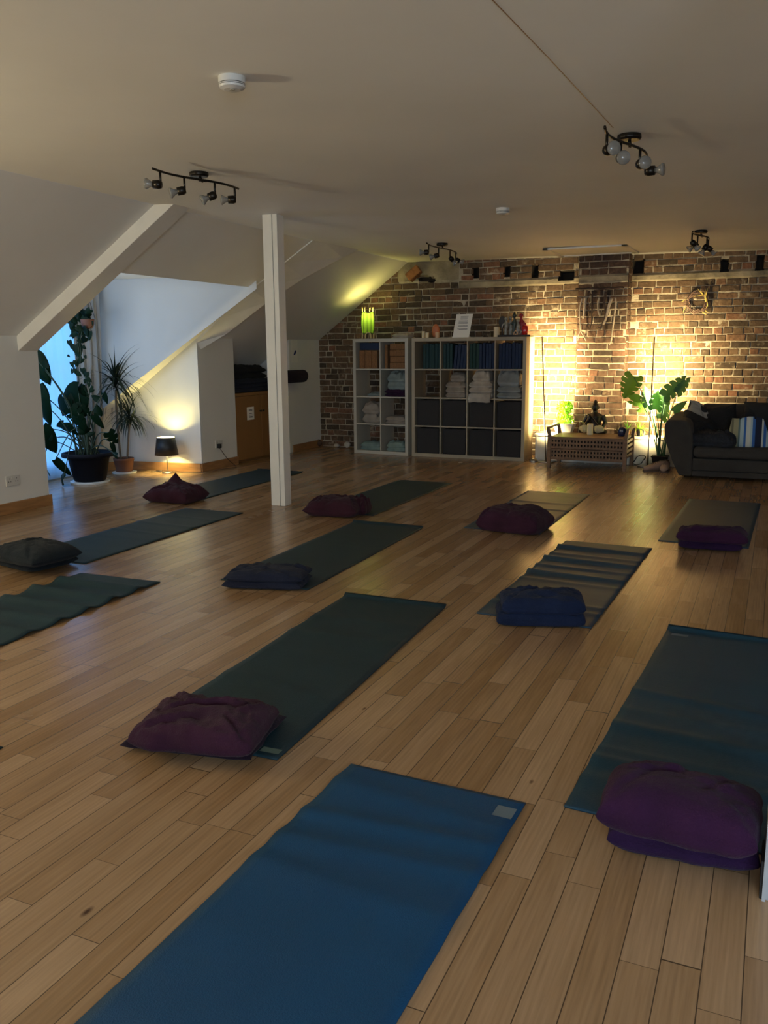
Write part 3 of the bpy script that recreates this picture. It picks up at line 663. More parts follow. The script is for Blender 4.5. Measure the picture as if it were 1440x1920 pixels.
spot_bar('curved four-spot bar over the left, nearest the window bay', fz(286, 316, zb1), fz(447, 354, zb1), fz(373, 326, zc(-3.3) - .01),
         [(.10, (-1, -.35, .1)), (.37, (-.8, -.7, -.25)), (.66, (-.75, -.7, -.45)), (.93, (-.8, -.6, -.05))])
spot_bar('four-spot bar seen nearly end-on at the upper right', fz(1134, 238, zb2), fz(1213, 297, zb2), fz(1180, 256, zc(-.72) - .01),
         [(.16, (.6, -.9, -.1)), (.42, (.35, -1, -.2)), (.68, (.5, -1, -.1)), (.93, (1, -.15, 0))])
zb1 = zc(-3.2) - .06; zb2 = zc(-.73) - .06
spot_bar('small-looking four-spot bar near the brick wall, left of centre', fz(800, 456, zb1), fz(856, 475, zb1), fz(829, 458, zc(-3.2) - .01),
         [(.12, (-1, -.4, 0)), (.42, (-1, -.2, -.2)), (.68, (.4, .3, -.5)), (.93, (.9, .3, -.35))])
spot_bar('bunched four-spot bar at far right, close to the brick wall', fz(1299, 434, zb2), fz(1328, 449, zb2), fz(1314, 434, zc(-.7) - .01),
         [(.12, (.5, .3, -.6)), (.42, (-.9, -.2, -.6)), (.70, (-.5, -.2, -.9)), (.95, (.7, .1, -.7))])
def detector(px, py, label):
    p = fz(px, py, zc(-2.07) - .02); z = zc(p.x); th = thing('smoke_detector', label, 'smoke detector', (p.x, p.y, z), 0, 'white round smoke detectors on the ceiling')
    r = .054; t = MB(); t.lathe([(r, 0), (r, -.024), (r * .97, -.026)], (p.x, p.y, z), 40); t.build('base', 'ivory', th)
    t = MB(); t.lathe([(r * .95, -.026), (r * .95, -.0285)], (p.x, p.y, z), 40); t.lathe([(r * .95, -.0315), (r * .95, -.034)], (p.x, p.y, z), 40); tag(t.build('vent_slot', 'black', th), 'dark ring slots')
    t = MB(); t.lathe([(r * .97, -.0285), (r * .97, -.0315)], (p.x, p.y, z), 40); t.lathe([(r * .97, -.034), (r * .93, -.042), (r * .6, -.049), (r * .15, -.051)], (p.x, p.y, z), 40); t.build('cover', 'ivory', th)
    t = MB(); t.lathe([(.011, -.048), (.011, -.0525)], (p.x + .006, p.y - .008, z), 18); t.build('test_button', 'white_lam', th)
detector(435, 154, 'white smoke detector with dark rings, nearest the camera at upper left')
detector(943, 395, 'small white smoke detector farther away, right of centre')

# ------------------------------------------------------------------ sockets, notices
def socket(y, z, label, plug=False):
    x = XL; th = thing('wall_socket', label, 'socket', (x, y, z)); t = MB(); t.box(x, x + .010, y - .073, y + .073, z - .043, z + .043); t.build('plate', 'ivory', th, bevel=.003)
    for s in (-1, 1):
        t = MB()
        for a, b in ((0, .018), (-.011, -.006), (.011, -.006)): t.box(x + .0095, x + .0108, y + s * .036 + a - .003, y + s * .036 + a + .003, z + b - .004, z + b + .004)
        tag(t.build('pin_holes', 'black', th), 'dark pin holes')
        t = MB(); t.box(x + .010, x + .013, y + s * .014 - .005, y + s * .014 + .005, z + .018, z + .034); t.build('switch', 'ivory', th)
socket(5.173, .274, 'white double wall socket, empty, low on the left wall')
socket(8.133, .282, 'white double socket with a black plug in it beside the cupboard')
t = MB(); t.box(XL + .011, XL + .045, 8.085, 8.13, .235, .285)
pts = [(XL + .03, 8.105, .24), (XL + .05, 8.12, .20), (XL + .07, 8.2, .10), (XL + .12, 8.28, .012), (XL + .16, 8.2, .008), (XL + .1, 7.95, .008), (XL + .12, 7.75, .008), (-5.9, 7.66, .008), (-6.1, 7.62, .008)]
pl = thing('lamp_cable', 'black plug and brown cable trailing from socket to the table lamp', 'cable', (XL + .03, 8.1, .24))
t.build('plug', 'black', pl, bevel=.005)
t = MB()
def smooth_path(P, n=6):
    P = [Vector(p) for p in P]; out = []
    for i in range(len(P) - 1):
        a, b, c0, d = P[max(i - 1, 0)], P[i], P[i + 1], P[min(i + 2, len(P) - 1)]
        for k in range(n):
            s = k / n; out.append(.5 * ((2 * b) + (c0 - a) * s + (2 * a - 5 * b + 4 * c0 - d) * s * s + (3 * b - a - 3 * c0 + d) * s ** 3))
    out.append(P[-1]); return out
t.tube(smooth_path(pts), .0035, 6); t.build('cord', 'cord', pl, smooth=True)
po = thing('wall_poster', 'white paper sheet with a dark blue leaf drawing taped on the side wall', 'poster', (XL, 9.91, 1.32))
t = MB(); t.box(XL + .001, XL + .003, 9.83, 9.985, 1.175, 1.46); t.build('sheet', 'paper', po)
t = MB(); vs = [];
for k in range(16):
    a = 2 * math.pi * k / 16; u = .045 * math.cos(a); v = .020 * math.sin(a) * (1 + .3 * math.cos(a)); vs.append((XL + .0038, 9.915 + u * .8 - v * .6, 1.30 + u * .6 + v * .8))
t.add(vs, [tuple(range(16))]); t.build('leaf_drawing', 'blueink', po)

# cupboard with dark bedding on it
cu = thing('cupboard', 'low beech-fronted two-door cupboard in the alcove behind the post', 'cupboard', (XL - .02, 9.1, 0))
x1 = XL - .005
t = MB(); t.box(-6.5, x1 - .02, 8.505, 9.695, .03, .80); t.box(-6.5, x1 + .004, 8.505, 9.695, .80, .835); t.box(-6.5, x1 - .05, 8.51, 9.69, 0, .03); t.build('body', 'beech', cu, bevel=.002)
for ya, yb in ((8.507, 9.068), (9.072, 9.693)):
    t = MB(); t.box(x1 - .02, x1, ya, yb, .035, .795); dr = sub_pm(t.build('door', 'beech', cu, bevel=.002), cu)
    t = MB(); ky = yb - .035 if yb < 9.1 else ya + .03; t.tube([(x1, ky, .60), (x1 + .022, ky, .60)], [.009, .013], 12); t.build('knob', 'blackmetal', dr, smooth=True)
no = thing('door_notice', 'white paper notice stuck on the beech cupboard door', 'notice', (x1, 8.82, .58))
t = MB(); t.box(x1 + .0006, x1 + .002, 8.745, 8.90, .505, .66); t.build('sheet', 'paper', no)
t = MB()
for z, a, b in ((.625, 8.785, 8.86), (.615, 8.785, 8.86), (.58, 8.79, 8.855), (.56, 8.785, 8.865), (.545, 8.785, 8.865), (.535, 8.785, 8.865)): t.box(x1 + .002, x1 + .0026, a, b, z - .003, z + .003)
t.build('print_lines', 'ink', no)
def soft(name, m, label, cat, loc, w, d, h, rz=0, layers=1, seed=0, group=None, **k):
    mb = MB()
    for i in range(layers): pillow_mesh(mb, w * (1 - .02 * (i % 2)), d, h / layers * 1.15, z0=i * h / layers * .95, seed=seed + i * 2.1, nu=26, nv=18, oy=-.006 * (i % 2), **k)
    o = mb.build(name, m, smooth=True); o.location = loc; o.rotation_euler = (0, 0, rz); return tag(o, label, cat, group)
soft('folded_blanket', 'inkblue', 'dark ink-blue folded blanket, lowest of the heap on the cupboard', 'blanket', (-6.1, 9.05, .836), .55, 1.0, .15, 0, 3, 5, wr=.02, ear=0)
soft('folded_blanket', 'sofa_b', 'black crumpled blanket topmost on the cupboard heap', 'blanket', (-6.16, 9.02, .985), .45, .85, .15, 0, 2, 9, wr=.03, ear=.02)
t = MB(); t.tube([(-5.70, 9.25, 1.00), (-5.70, 9.27, 1.0), (-5.70, 9.94, 1.0), (-5.70, 9.955, 1.0)], [.07, .082, .082, .07], 28)
ro = thing('bolster', 'dark purple round bolster sticking out past the post on the cupboard', 'bolster', (-5.70, 9.6, .92)); t.build('cover', 'darkpurple', ro, smooth=True)
t = MB(); t.tube([(-5.70, 9.952, 1.0), (-5.70, 9.958, 1.0)], [.066, .06], 28); t.build('end_panel', 'darkpurple', ro)

# ------------------------------------------------------------------ cube shelves
def shelf_unit(label, loc, rz, cols, W, Ht, D, to, m):
    th = thing('cube_shelf', label, 'shelf unit', loc, rz); ti = .016; cw = (W - 2 * to - (cols - 1) * ti) / cols; ch = (Ht - 2 * to - 3 * ti) / 4
    for n_, z_ in (('base_panel', 0), ('top_panel', Ht - to)): t = MB(); t.box(0, W, 0, D, z_, z_ + to); t.build(n_, m, th, world=False, bevel=.0015)
    for x in (0, W - to): t = MB(); t.box(x, x + to, 0, D, to, Ht - to); t.build('side_panel', m, th, world=False, bevel=.0015)
    for i in range(1, cols): x = to + i * cw + (i - 1) * ti; t = MB(); t.box(x, x + ti, .003, D, to, Ht - to); t.build('divider', m, th, world=False)
    for j in range(1, 4): z = to + j * ch + (j - 1) * ti; t = MB(); t.box(to, W - to, .005, D, z, z + ti); t.build('shelf_board', m, th, world=False)
    mw = PM[th.name]
    def cell(i, j, u=0, v=.0, z=0):  # column i from the left, row j from the top
        return mw @ Vector((to + i * (cw + ti) + u, v, to + (3 - j) * (ch + ti) + z))
    return th, cell, cw, ch, rz, mw
D = .36
A = shelf_unit('white two-column cube shelf unit, the narrower one on the left', (-5.005, 10.03, 0), R(-4.5), 2, .80, 1.47, D, .042, 'white_lam')
B = shelf_unit('wide birch cube shelf unit with four columns, beside the white one', (-4.16, 9.975, 0), R(-.6), 4, 1.465, 1.47, D, .042, 'birch')
def cellbox(U, i, j, u0, u1, v0, v1, z0, z1, name, m, label, cat, group, tilt=0, bevel=.006):
    th, cell, cw, ch, rz, mw = U; p = cell(i, j, (u0 + u1) / 2, (v0 + v1) / 2, z0)
    t = MB(); w, d, h = (u1 - u0) / 2, (v1 - v0) / 2, (z1 - z0); t.box(-w, w, -d, d, .0005, h)
    o = t.build(name, m, bevel=bevel); o.matrix_world = Matrix.Translation(p) @ Matrix.Rotation(rz, 4, 'Z') @ Matrix.Rotation(tilt, 4, 'Y')
    return tag(o, label, cat, group)
cols_ = {0: 'leftmost', 1: 'second', 2: 'third', 3: 'rightmost'}
ordn = ['first', 'second', 'third', 'fourth', 'fifth', 'sixth', 'seventh', 'eighth']
cwB, chB = B[2], B[3]
layout = {0: [('teal', .085)] and [('tealblock', .10), ('tealblock', .139), ('tealblock', .178), ('tealblock', .217), ('tealblock', .256), ('tealblock', .295)],
          1: [('tealblock', .02), ('tealblock', .059), ('tealblock', .098), ('blueblock', .15), ('blueblock', .19), ('blueblock', .23), ('blueblock', .27)],
          2: [('greenblock', .012), ('greenblock', .052), ('greenblock', .092), ('blueblock', .133), ('blueblock', .173), ('blueblock', .213), ('blueblock', .253), ('blueblock', .293)],
          3: [('blueblock', .03), ('blueblock', .07), ('blueblock', .11), ('blueblock', .15), ('blueblock', .19), ('blueblock', .23), ('blueblock', .27)]}
for i, lst in layout.items():
    for k, (mm, u) in enumerate(lst):
        c_ = {'tealblock': 'teal', 'blueblock': 'dark blue', 'greenblock': 'green'}[mm]
        lean = i == 1 and mm == 'blueblock'
        cellbox(B, i, 0, u, u + .036, .03 + .006 * ((k * 7) % 3), .26, 0, chB - .03 - (.012 if lean else 0) + .006 * ((k * 5) % 3 - 1), 'foam_block', mm,
                '%s foam slab%s, %s from left in %s top cube of birch unit' % (c_, ', leaning' if lean else '', ordn[k], cols_[i]), 'yoga block', 'foam slabs in the top cubes', R(5) if lean else 0, .004)
for j in (2, 3):
    for i in range(4):
        th, cell, cw, ch, rz, mw = B; p = cell(i, j, cw / 2 + .008, 0, .001)
        bx = thing('storage_box', 'dark grey fabric storage box, %s in the %s row of the birch unit' % (cols_[i], 'third' if j == 2 else 'bottom'), 'storage box', p, rz, 'dark fabric boxes in the birch shelf')
        hw = .148; hh = ch - .022; t = MB(); t.box(-hw, hw, .012, .018, 0, hh); t.box(-hw, hw, .32, .326, 0, hh); t.box(-hw, -hw + .006, .012, .326, 0, hh); t.box(hw - .006, hw, .012, .326, 0, hh); t.box(-hw, hw, .012, .326, 0, .008)
        t.build('box_body', 'box', bx, world=False, bevel=.002)
        t = MB(); t.box(-hw - .001, hw + .001, .010, .013, hh - .012, hh + .001); t.build('top_hem', 'box', bx, world=False)
def cellsoft(U, i, j, u, v, w, d, h, name, m, label, cat, layers=1, seed=0, z=0, rz=0, **k):
    p = U[1](i, j, u, v, z + .001); return soft(name, m, label, cat, p, w, d, h, U[4] + rz, layers, seed, 'folded textiles in the cube shelves', **k)
cellsoft(B, 1, 1, .185, .17, .26, .30, .19, 'folded_blanket', 'cream', 'thick cream blanket folded in three, second cube of the second row', 'blanket', 3, 11, ear=0, puff=.3)
cellsoft(B, 1, 1, .20, .18, .20, .26, .09, 'folded_blanket', 'cream', 'smaller cream blanket roll topmost in the second cube of the second row', 'blanket', 1, 13, z=.19, ear=0, puff=.4)
cellsoft(B, 2, 1, .168, .15, .30, .32, .20, 'folded_blanket', 'white_cl', 'white blanket pile hanging over the shelf edge in the third cube', 'blanket', 3, 15, z=.0, ear=0, puff=.35, wr=.02)
cellsoft(B, 2, 1, .17, .12, .22, .24, .10, 'folded_blanket', 'white_cl', 'crumpled white blanket on top of the pile in the third cube', 'blanket', 1, 17, z=.20, ear=.05, wr=.04)
t = MB(); vs = []; nn = 16
for j in range(9):
    for i in range(nn + 1):
        u = .02 + .28 * i / nn; s = j / 8; vs.append(B[1](2, 1, u, -.008 - .018 * math.sin(s * 2.6) + .01 * noise.noise(Vector((u * 30, s * 2, 1))), .055 - .10 * s - .018 * noise.noise(Vector((u * 14, 0, 3)))))
t.add(vs, [(j * (nn + 1) + i, j * (nn + 1) + i + 1, (j + 1) * (nn + 1) + i + 1, (j + 1) * (nn + 1) + i) for j in range(8) for i in range(nn)])
o = t.build('overhang', 'white_cl', smooth=True); md = o.modifiers.new('s', 'SOLIDIFY'); md.thickness = .012
par = [x for x in bpy.data.objects if x.get('label', '').startswith('white blanket pile')][0]
bpy.context.view_layer.update(); o.parent = par; o.matrix_parent_inverse = par.matrix_world.inverted()
cellsoft(B, 3, 1, .17, .15, .31, .30, .15, 'satin_cushion', 'silver', 'grey cushion lying flat under the crumpled one, rightmost second-row cube', 'cushion', 2, 19, ear=.03)
cellsoft(B, 3, 1, .16, .13, .28, .26, .16, 'satin_cushion', 'silver', 'crumpled silvery grey satin cushion in the rightmost second-row cube', 'cushion', 1, 20, z=.14, ear=.1, wr=.05)
cwA, chA = A[2], A[3]
cellbox(A, 0, 0, .05, cwA - .02, .03, .25, .235, .325, 'block_case', 'blueblock', 'dark blue box lying across cork blocks in the white unit top left', 'box', None)
for k, u in enumerate((.03, .115, .215)):
    cellbox(A, 0, 0, u, u + (.08 if k != 1 else .095), .04, .26, 0, .232, 'cork_block', 'cork', 'upright cork yoga block, %s from the left under the blue box' % ordn[k], 'yoga block', 'cork yoga blocks')
cellbox(A, 1, 0, .035, .075, .05, .27, 0, .30, 'cork_block', 'cork', 'narrow upright cork block left of the stack in top right cube of white unit', 'yoga block', 'cork yoga blocks')
for k in range(4):
    cellbox(A, 1, 0, .11 + .006 * (k % 2), .33, .04, .20, .078 * k, .078 * k + .076, 'cork_block', 'cork', 'flat cork yoga block, %s from the bottom of the stack in the white unit' % ordn[k], 'yoga block', 'cork yoga blocks')
cellsoft(A, 0, 1, .21, .2, .22, .2, .03, 'folded_towel', 'paleblue', 'thin pale towel alone in the second-row left cube of the white unit', 'towel', 1, 23, ear=0)
cellsoft(A, 1, 1, .19, .16, .29, .28, .085, 'folded_blanket', 'purple', 'magenta-purple folded cloth under the pale bedding in white unit', 'blanket', 2, 25, ear=0)
cellsoft(A, 1, 1, .21, .16, .26, .27, .20, 'folded_blanket', 'paleblue', 'pale blue-white crumpled bedding on the purple cloth in white unit', 'blanket', 2, 27, z=.085, ear=.03, wr=.04)
cellsoft(A, 0, 2, .20, .17, .27, .28, .24, 'folded_blanket', 'cream', 'slumped beige blanket in third-row left cube of white unit', 'blanket', 2, 29, ear=.02, wr=.04, puff=.6)
cellsoft(A, 1, 2, .19, .17, .29, .28, .09, 'folded_blanket', 'cream', 'low folded beige blanket in third-row right cube of white unit', 'blanket', 2, 31, ear=0)
cellsoft(A, 0, 3, .19, .16, .30, .28, .09, 'folded_sheet', 'aqua', 'pale aqua folded sheet in bottom left cube of white unit', 'sheet', 2, 33, ear=.02, wr=.02)
cellsoft(A, 1, 3, .20, .16, .27, .28, .10, 'folded_sheet', 'aqua', 'pale aqua rolled sheet in bottom right cube of white unit', 'sheet', 2, 35, ear=.02, wr=.03)

# things on top of the shelves
ZT = 1.47
gl_ = fy(690, 632, 10.18); gx, gy = gl_.x, gl_.y
la = thing('table_lamp', 'green barrel-shaped lamp on rattan loop feet, lit, on the white unit', 'lamp', (gx, gy, ZT))
def loops(z0, z1, flip):
    t = MB()
    for k in range(4):
        a = 2 * math.pi * k / 4 + .5; c0 = math.cos(a); s0 = math.sin(a)
        w0 = .035; r = .072
        L = Vector((-s0, c0, 0)); C = Vector((gx + r * c0, gy + r * s0, 0))
        P = [C + L * w0 * 1.0 + Vector((0, 0, z0)), C + L * w0 * .9 + Vector((0, 0, z0 + (z1 - z0) * .7)), C + L * w0 * .45 + Vector((0, 0, z1)), C - L * w0 * .45 + Vector((0, 0, z1)), C - L * w0 * .9 + Vector((0, 0, z0 + (z1 - z0) * .7)), C - L * w0 + Vector((0, 0, z0))]
        t.tube(smooth_path(P, 4), .007, 6)
    return t
loops(ZT + .004, ZT + .075, 0).build('feet', 'loop', la, smooth=True)
loops(ZT + .40, ZT + .33, 1).build('top_loops', 'loop', la, smooth=True)
t = MB(); t.lathe([(.072, ZT + .07), (.080, ZT + .13), (.084, ZT + .2), (.080, ZT + .28), (.074, ZT + .335)], (gx, gy, 0), 36, close=True); t.build('lamp_shade', 'greenshade', la, smooth=True)
t = MB()
for k in range(10):
    a = 2 * math.pi * k / 10; t.tube([(gx + r_ * math.cos(a), gy + r_ * math.sin(a), ZT + z_) for r_, z_ in ((.075, .068), (.083, .13), (.087, .2), (.083, .28), (.077, .337))], .0028, 5)
for z_ in (.068, .337): t.tube([(gx + .077 * math.cos(k * math.pi / 12), gy + .077 * math.sin(k * math.pi / 12), ZT + z_) for k in range(25)], .0035, 5)
t.build('wire_frame', 'ribs', la, smooth=True)
t = MB(); t.ball((gx, gy, ZT + .29), .02, 10); t.build('bulb', 'bulbon', la, smooth=True)
t = MB(); t.lathe([(.074, .068), (.074, .074)], (gx, gy, ZT), 24); t.tube([(gx, gy, ZT + .07), (gx, gy, ZT + .21)], .012, 8); t.build('lamp_holder', 'ribs', la)

p = fy(757, 630, 10.15); soft('folded_cloth', 'white_cl', 'small folded white cloth on top of the white shelf unit', 'cloth', (p.x, p.y, ZT), .24, .18, .05, R(-8), 2, 41, ear=.03, wr=.012)
def candle(px, py, Y, r, h, m, label):
    p = fy(px, py, Y); th = thing('candle', label, 'candle', (p.x, p.y, ZT)); t = MB(); t.lathe([(r, 0), (r, h), (r * .8, h + .001)], (p.x, p.y, ZT), 20); t.build('wax', m, th, bevel=.002)
    t = MB(); t.tube([(p.x, p.y, ZT + h), (p.x, p.y, ZT + h + .012)], .0015, 5); t.build('wick', 'black', th)
candle(794, 631, 10.2, .022, .085, 'wax', 'taller ivory candle leftmost of the cluster on the birch unit')
candle(801, 631, 10.08, .023, .065, 'wax', 'short ivory candle in front, second from left of the cluster')
candle(820, 631, 10.05, .026, .067, 'pinkwax', 'pale pink candle in front of the orange salt lamp')
candle(931, 631, 10.1, .035, .12, 'wax', 'wide cream pillar candle left of the figurine tray')
p = fy(817, 630, 10.18); th = thing('salt_lamp', 'rounded orange-pink salt lamp standing behind the pale candles', 'lamp', (p.x, p.y, ZT)); t = MB()
t.lathe([(.03, 0), (.045, .02), (.052, .06), (.046, .11), (.03, .145), (.01, .158)], (p.x, p.y, ZT + .012), 22, sx=1, sy=.8)
t.v = [tuple(Vector(v) + Vector((.006, .006, .004)) * noise.noise(Vector(v) * 30)) for v in t.v]; t.build('salt_rock', 'salt', th, smooth=True)
t = MB(); t.lathe([(.045, 0), (.045, .012)], (p.x, p.y, ZT), 24); t.build('base', 'teak', th)
# sign
a = fy(848, 628, 10.06); b = fy(880, 632, 10.06); mid = (a + b) / 2; sg = thing('paper_sign', 'leaning white sheet of printed text in a stand on the birch unit', 'sign', (mid.x, 10.06, ZT))
def sign_pt(u, v, off=0):  # u across 0..1, v up 0..1
    return Vector((mid.x - .105 + .21 * u + .03 * v, 10.06 - .0 + .055 * v - off, ZT + .008 + .272 * v))
t = MB(); t.hexa([sign_pt(0, 0), sign_pt(1, 0), sign_pt(1, 1), sign_pt(0, 1)], [sign_pt(0, 0, -.003), sign_pt(1, 0, -.003), sign_pt(1, 1, -.003), sign_pt(0, 1, -.003)]); t.build('sheet', 'paper', sg)
t = MB()
for v, u0, u1 in ((.90, .28, .75), (.86, .3, .75), (.82, .28, .72), (.77, .3, .72), (.71, .2, .77), (.67, .22, .75), (.63, .2, .78), (.59, .22, .77), (.49, .22, .8), (.465, .22, .8), (.35, .2, .82), (.33, .3, .82)):
    t.hexa([sign_pt(u0, v - .007, .001), sign_pt(u1, v - .007, .001), sign_pt(u1, v + .007, .001), sign_pt(u0, v + .007, .001)], [sign_pt(u0, v - .007, .0003), sign_pt(u1, v - .007, .0003), sign_pt(u1, v + .007, .0003), sign_pt(u0, v + .007, .0003)])
t.build('print_lines', 'ink', sg)
t = MB(); t.box(mid.x - .11, mid.x + .11, 10.045, 10.10, ZT, ZT + .012); t.build('stand', 'ceramic', sg, bevel=.002)

def voxel(o, size, sm=4):
    m = o.modifiers.new('remesh', 'REMESH'); m.mode = 'VOXEL'; m.voxel_size = size; m.use_smooth_shade = True
    s = o.modifiers.new('smooth', 'SMOOTH'); s.factor = .5; s.iterations = sm; return o
# figurines on a tray
p = fy(966, 632, 10.1); tx, ty = p.x, 10.1
t = MB(); t.box(tx - .20, tx + .20, ty - .07, ty + .09, ZT, ZT + .012); t.box(tx - .20, tx + .20, ty - .07, ty - .062, ZT, ZT + .022); tag(t.build('tray', 'black', bevel=.004), 'flat black tray holding the figurines on the birch unit', 'tray')
def figurine(dx, dy, h, m, label, style):
    x, y, z = tx + dx, ty + dy, ZT + .0125; th = thing('figurine', label, 'figurine', (x, y, z), 0, 'small statues on the black tray')
    t = MB(); t.lathe([(.028, 0), (.028, .012)], (x, y, z), 16); t.build('plinth', 'bronze', th)
    t = MB(); s = h
    t.tube([(x, y, z + .01), (x - .01 * s, y, z + .3 * s), (x + .008, y, z + .55 * s), (x, y, z + .78 * s)], [.024, .02, .027, .012], 14)
    t.ball((x + .002, y - .003, z + .87 * s), .075 * s + .006, 8)
    if style == 'arms': t.tube([(x, y, z + .7 * s), (x + .045, y, z + .62 * s), (x + .06, y, z + .85 * s)], [.011, .009, .006], 8); t.tube([(x, y, z + .7 * s), (x - .045, y, z + .55 * s), (x - .05, y - .01, z + .35 * s)], [.011, .009, .006], 8)
    if style == 'robe': t.lathe([(.045, 0), (.036, .3 * s), (.03, .6 * s), (.012, .78 * s)], (x, y, z), 14, sy=.7); t.tube([(x, y, z + .7 * s), (x + .05, y, z + .5 * s), (x + .055, y, z + .42 * s)], [.012, .014, .01], 8)
    if style == 'crown': t.lathe([(.02, .9 * s), (.012, .97 * s), (.003, 1.05 * s)], (x, y, z), 12); t.tube([(x, y, z + .7 * s), (x - .04, y, z + .5 * s), (x + .01, y - .02, z + .45 * s)], [.011, .010, .008], 8)
    if style == 'legs': t.tube([(x, y, z + .4 * s), (x + .045, y, z + .25 * s), (x + .02, y, z)], [.017, .013, .008], 8)
    voxel(t.build('body', m, th), .005, 3)
figurine(-.115, .0, .23, 'silverfig', 'pale silvery slim statuette with one raised arm on the tray', 'arms')
figurine(-.075, .045, .24, 'silverfig', 'second pale statuette with bent leg, behind the slim one', 'legs')
figurine(-.02, .02, .27, 'greenfig', 'dark green crowned statuette, tall, in the middle of the tray', 'crown')
figurine(.03, .0, .20, 'silverfig', 'small dancing grey statuette with bent leg in the tray centre', 'legs')
figurine(.055, .05, .27, 'redfig', 'crimson robed statuette, tallest, at right back of the tray', 'robe')
th = thing('oval_mirror', 'black oval hand mirror standing on its handle at tray left end', 'mirror', (tx - .175, ty + .02, ZT + .0125)); t = MB()
t.T = Matrix.Translation((tx - .17, ty + .03, ZT + .175)) @ Matrix.Rotation(R(90), 4, 'X'); t.lathe([(.045, -.006), (.047, 0), (.045, .006)], (0, 0, 0), 26, sy=1.5); t.build('head', 'black', th, smooth=False)
t = MB(); t.tube([(tx - .17, ty + .03, ZT + .013), (tx - .17, ty + .03, ZT + .12)], [.012, .009], 10); t.build('handle', 'black', th)
th = thing('candle_holder', 'glossy red glass candle holder at right end of the tray', 'candle holder', (tx + .125, ty - .02, ZT + .0125)); t = MB()
t.lathe([(.018, 0), (.03, .02), (.036, .06), (.032, .10), (.026, .115), (.022, .11), (.028, .06), (.014, .02)], (tx + .125, ty - .02, ZT + .0125), 24); t.build('glass', 'redglass', th, smooth=True)
t = MB(); t.lathe([(.013, .02), (.013, .05)], (tx + .125, ty - .02, ZT + .0125), 12); t.build('tea_light', 'wax', th)
t = MB(); t.T = Matrix.Translation((tx + .02, ty - .05, ZT + .013)); t.tube([(-.022, 0, 0), (-.022, 0, .03), (-.012, 0, .05), (0, 0, .057), (.012, 0, .05), (.022, 0, .03), (.022, 0, 0)], .006, 8); t.ball((0, 0, .014), .012, 8); tag(t.build('arch_ornament', 'pinkwax', smooth=True), 'tiny pale arch ornament at the front of the figurine tray', 'ornament')
# rubble at the wall foot
for k, (px, py, s, m, lb) in enumerate(((634, 838, .045, 'rubble', 'pale lump of fallen mortar, middle of the three by the white unit'), (652, 840, .05, 'rubble', 'upright pale mortar lump against the white shelf unit foot'), (614, 833, .08, 'brickd', 'dark fallen brick piece in the corner of the brick wall'))):
    p = fz(px, py); t = MB(); t.ball((0, 0, 0), s, 8, 1, .7, .6 if k != 1 else .9)
    t.v = [tuple(Vector(v) * (1 + .35 * noise.noise(Vector(v) * 14 + Vector((k, 0, 0))))) for v in t.v]; mn = min(v[2] for v in t.v)
    o = t.build('rubble_lump', m); o.location = (p.x, min(p.y, 10.5), -mn + .001); tag(o, lb, 'rubble')

# ------------------------------------------------------------------ small table lamp in the bay
def table_lamp(x, y, label, lit=True):
    th = thing('table_lamp', label, 'lamp', (x, y, 0))
    t = MB(); t.lathe([(.062, 0), (.062, .010), (.05, .016), (.012, .022)], (x, y, 0), 32); t.build('base', 'steel', th, smooth=False, bevel=.001)
    t = MB(); t.tube([(x, y, .02), (x, y, .24)], .005, 10); t.build('pole', 'steel', th, smooth=True)
    t = MB(); t.lathe([(.128, .205), (.098, .40)], (x, y, 0), 40, close=True); o = t.build('lamp_shade', 'black', th, smooth=True); md = o.modifiers.new('s', 'SOLIDIFY'); md.thickness = .003; md.offset = 0
    t = MB(); t.lathe([(.1255, .206), (.0955, .399)], (x, y, 0), 40, close=True); tag(t.build('shade_lining', 'ceramic', th, smooth=True), 'white inside of the shade')
    t = MB(); t.ball((x, y, .315), .02, 10); t.build('bulb', 'bulbon', th, smooth=True)
    t = MB(); t.tube([(x, y, .22), (x, y, .275)], .014, 10)
    for k in range(3): a = k * 2.094; t.tube([(x, y, .262), (x + .11 * math.cos(a), y + .11 * math.sin(a), .262)], .0025, 5)
    t.build('lamp_holder', 'steel', th)
    t = MB(); t.tube(smooth_path([(x, y + .03, .006), (x - .14, y + .05, .006), (x - .22, y - .02, .007), (x - .14, y + .09, .007), (x + .06, y + .075, .007)]), .003, 6); t.box(x - .19, x - .12, y + .035, y + .06, 0, .016); t.build('cord', 'cord', th, smooth=True)
LX, LY = -6.10, 7.57
table_lamp(LX, LY, 'small table lamp with black tapered shade glowing on the bay floor')
# a standing lamp outside the frame, left of the camera
SX, SY = -5.15, 1.2
th = thing('floor_lamp', 'slim standing lamp with an open white shade at the left wall', 'lamp', (SX, SY, 0))
t = MB(); t.lathe([(.13, 0), (.13, .02), (.02, .03)], (SX, SY, 0), 32); t.tube([(SX, SY, .02), (SX, SY, 1.5)], .012, 10); t.build('stand', 'steel', th)
t = MB(); t.lathe([(.16, 1.28), (.13, 1.5)], (SX, SY, 0), 32, close=True); t.build('lamp_shade', 'sheer', th, smooth=True)

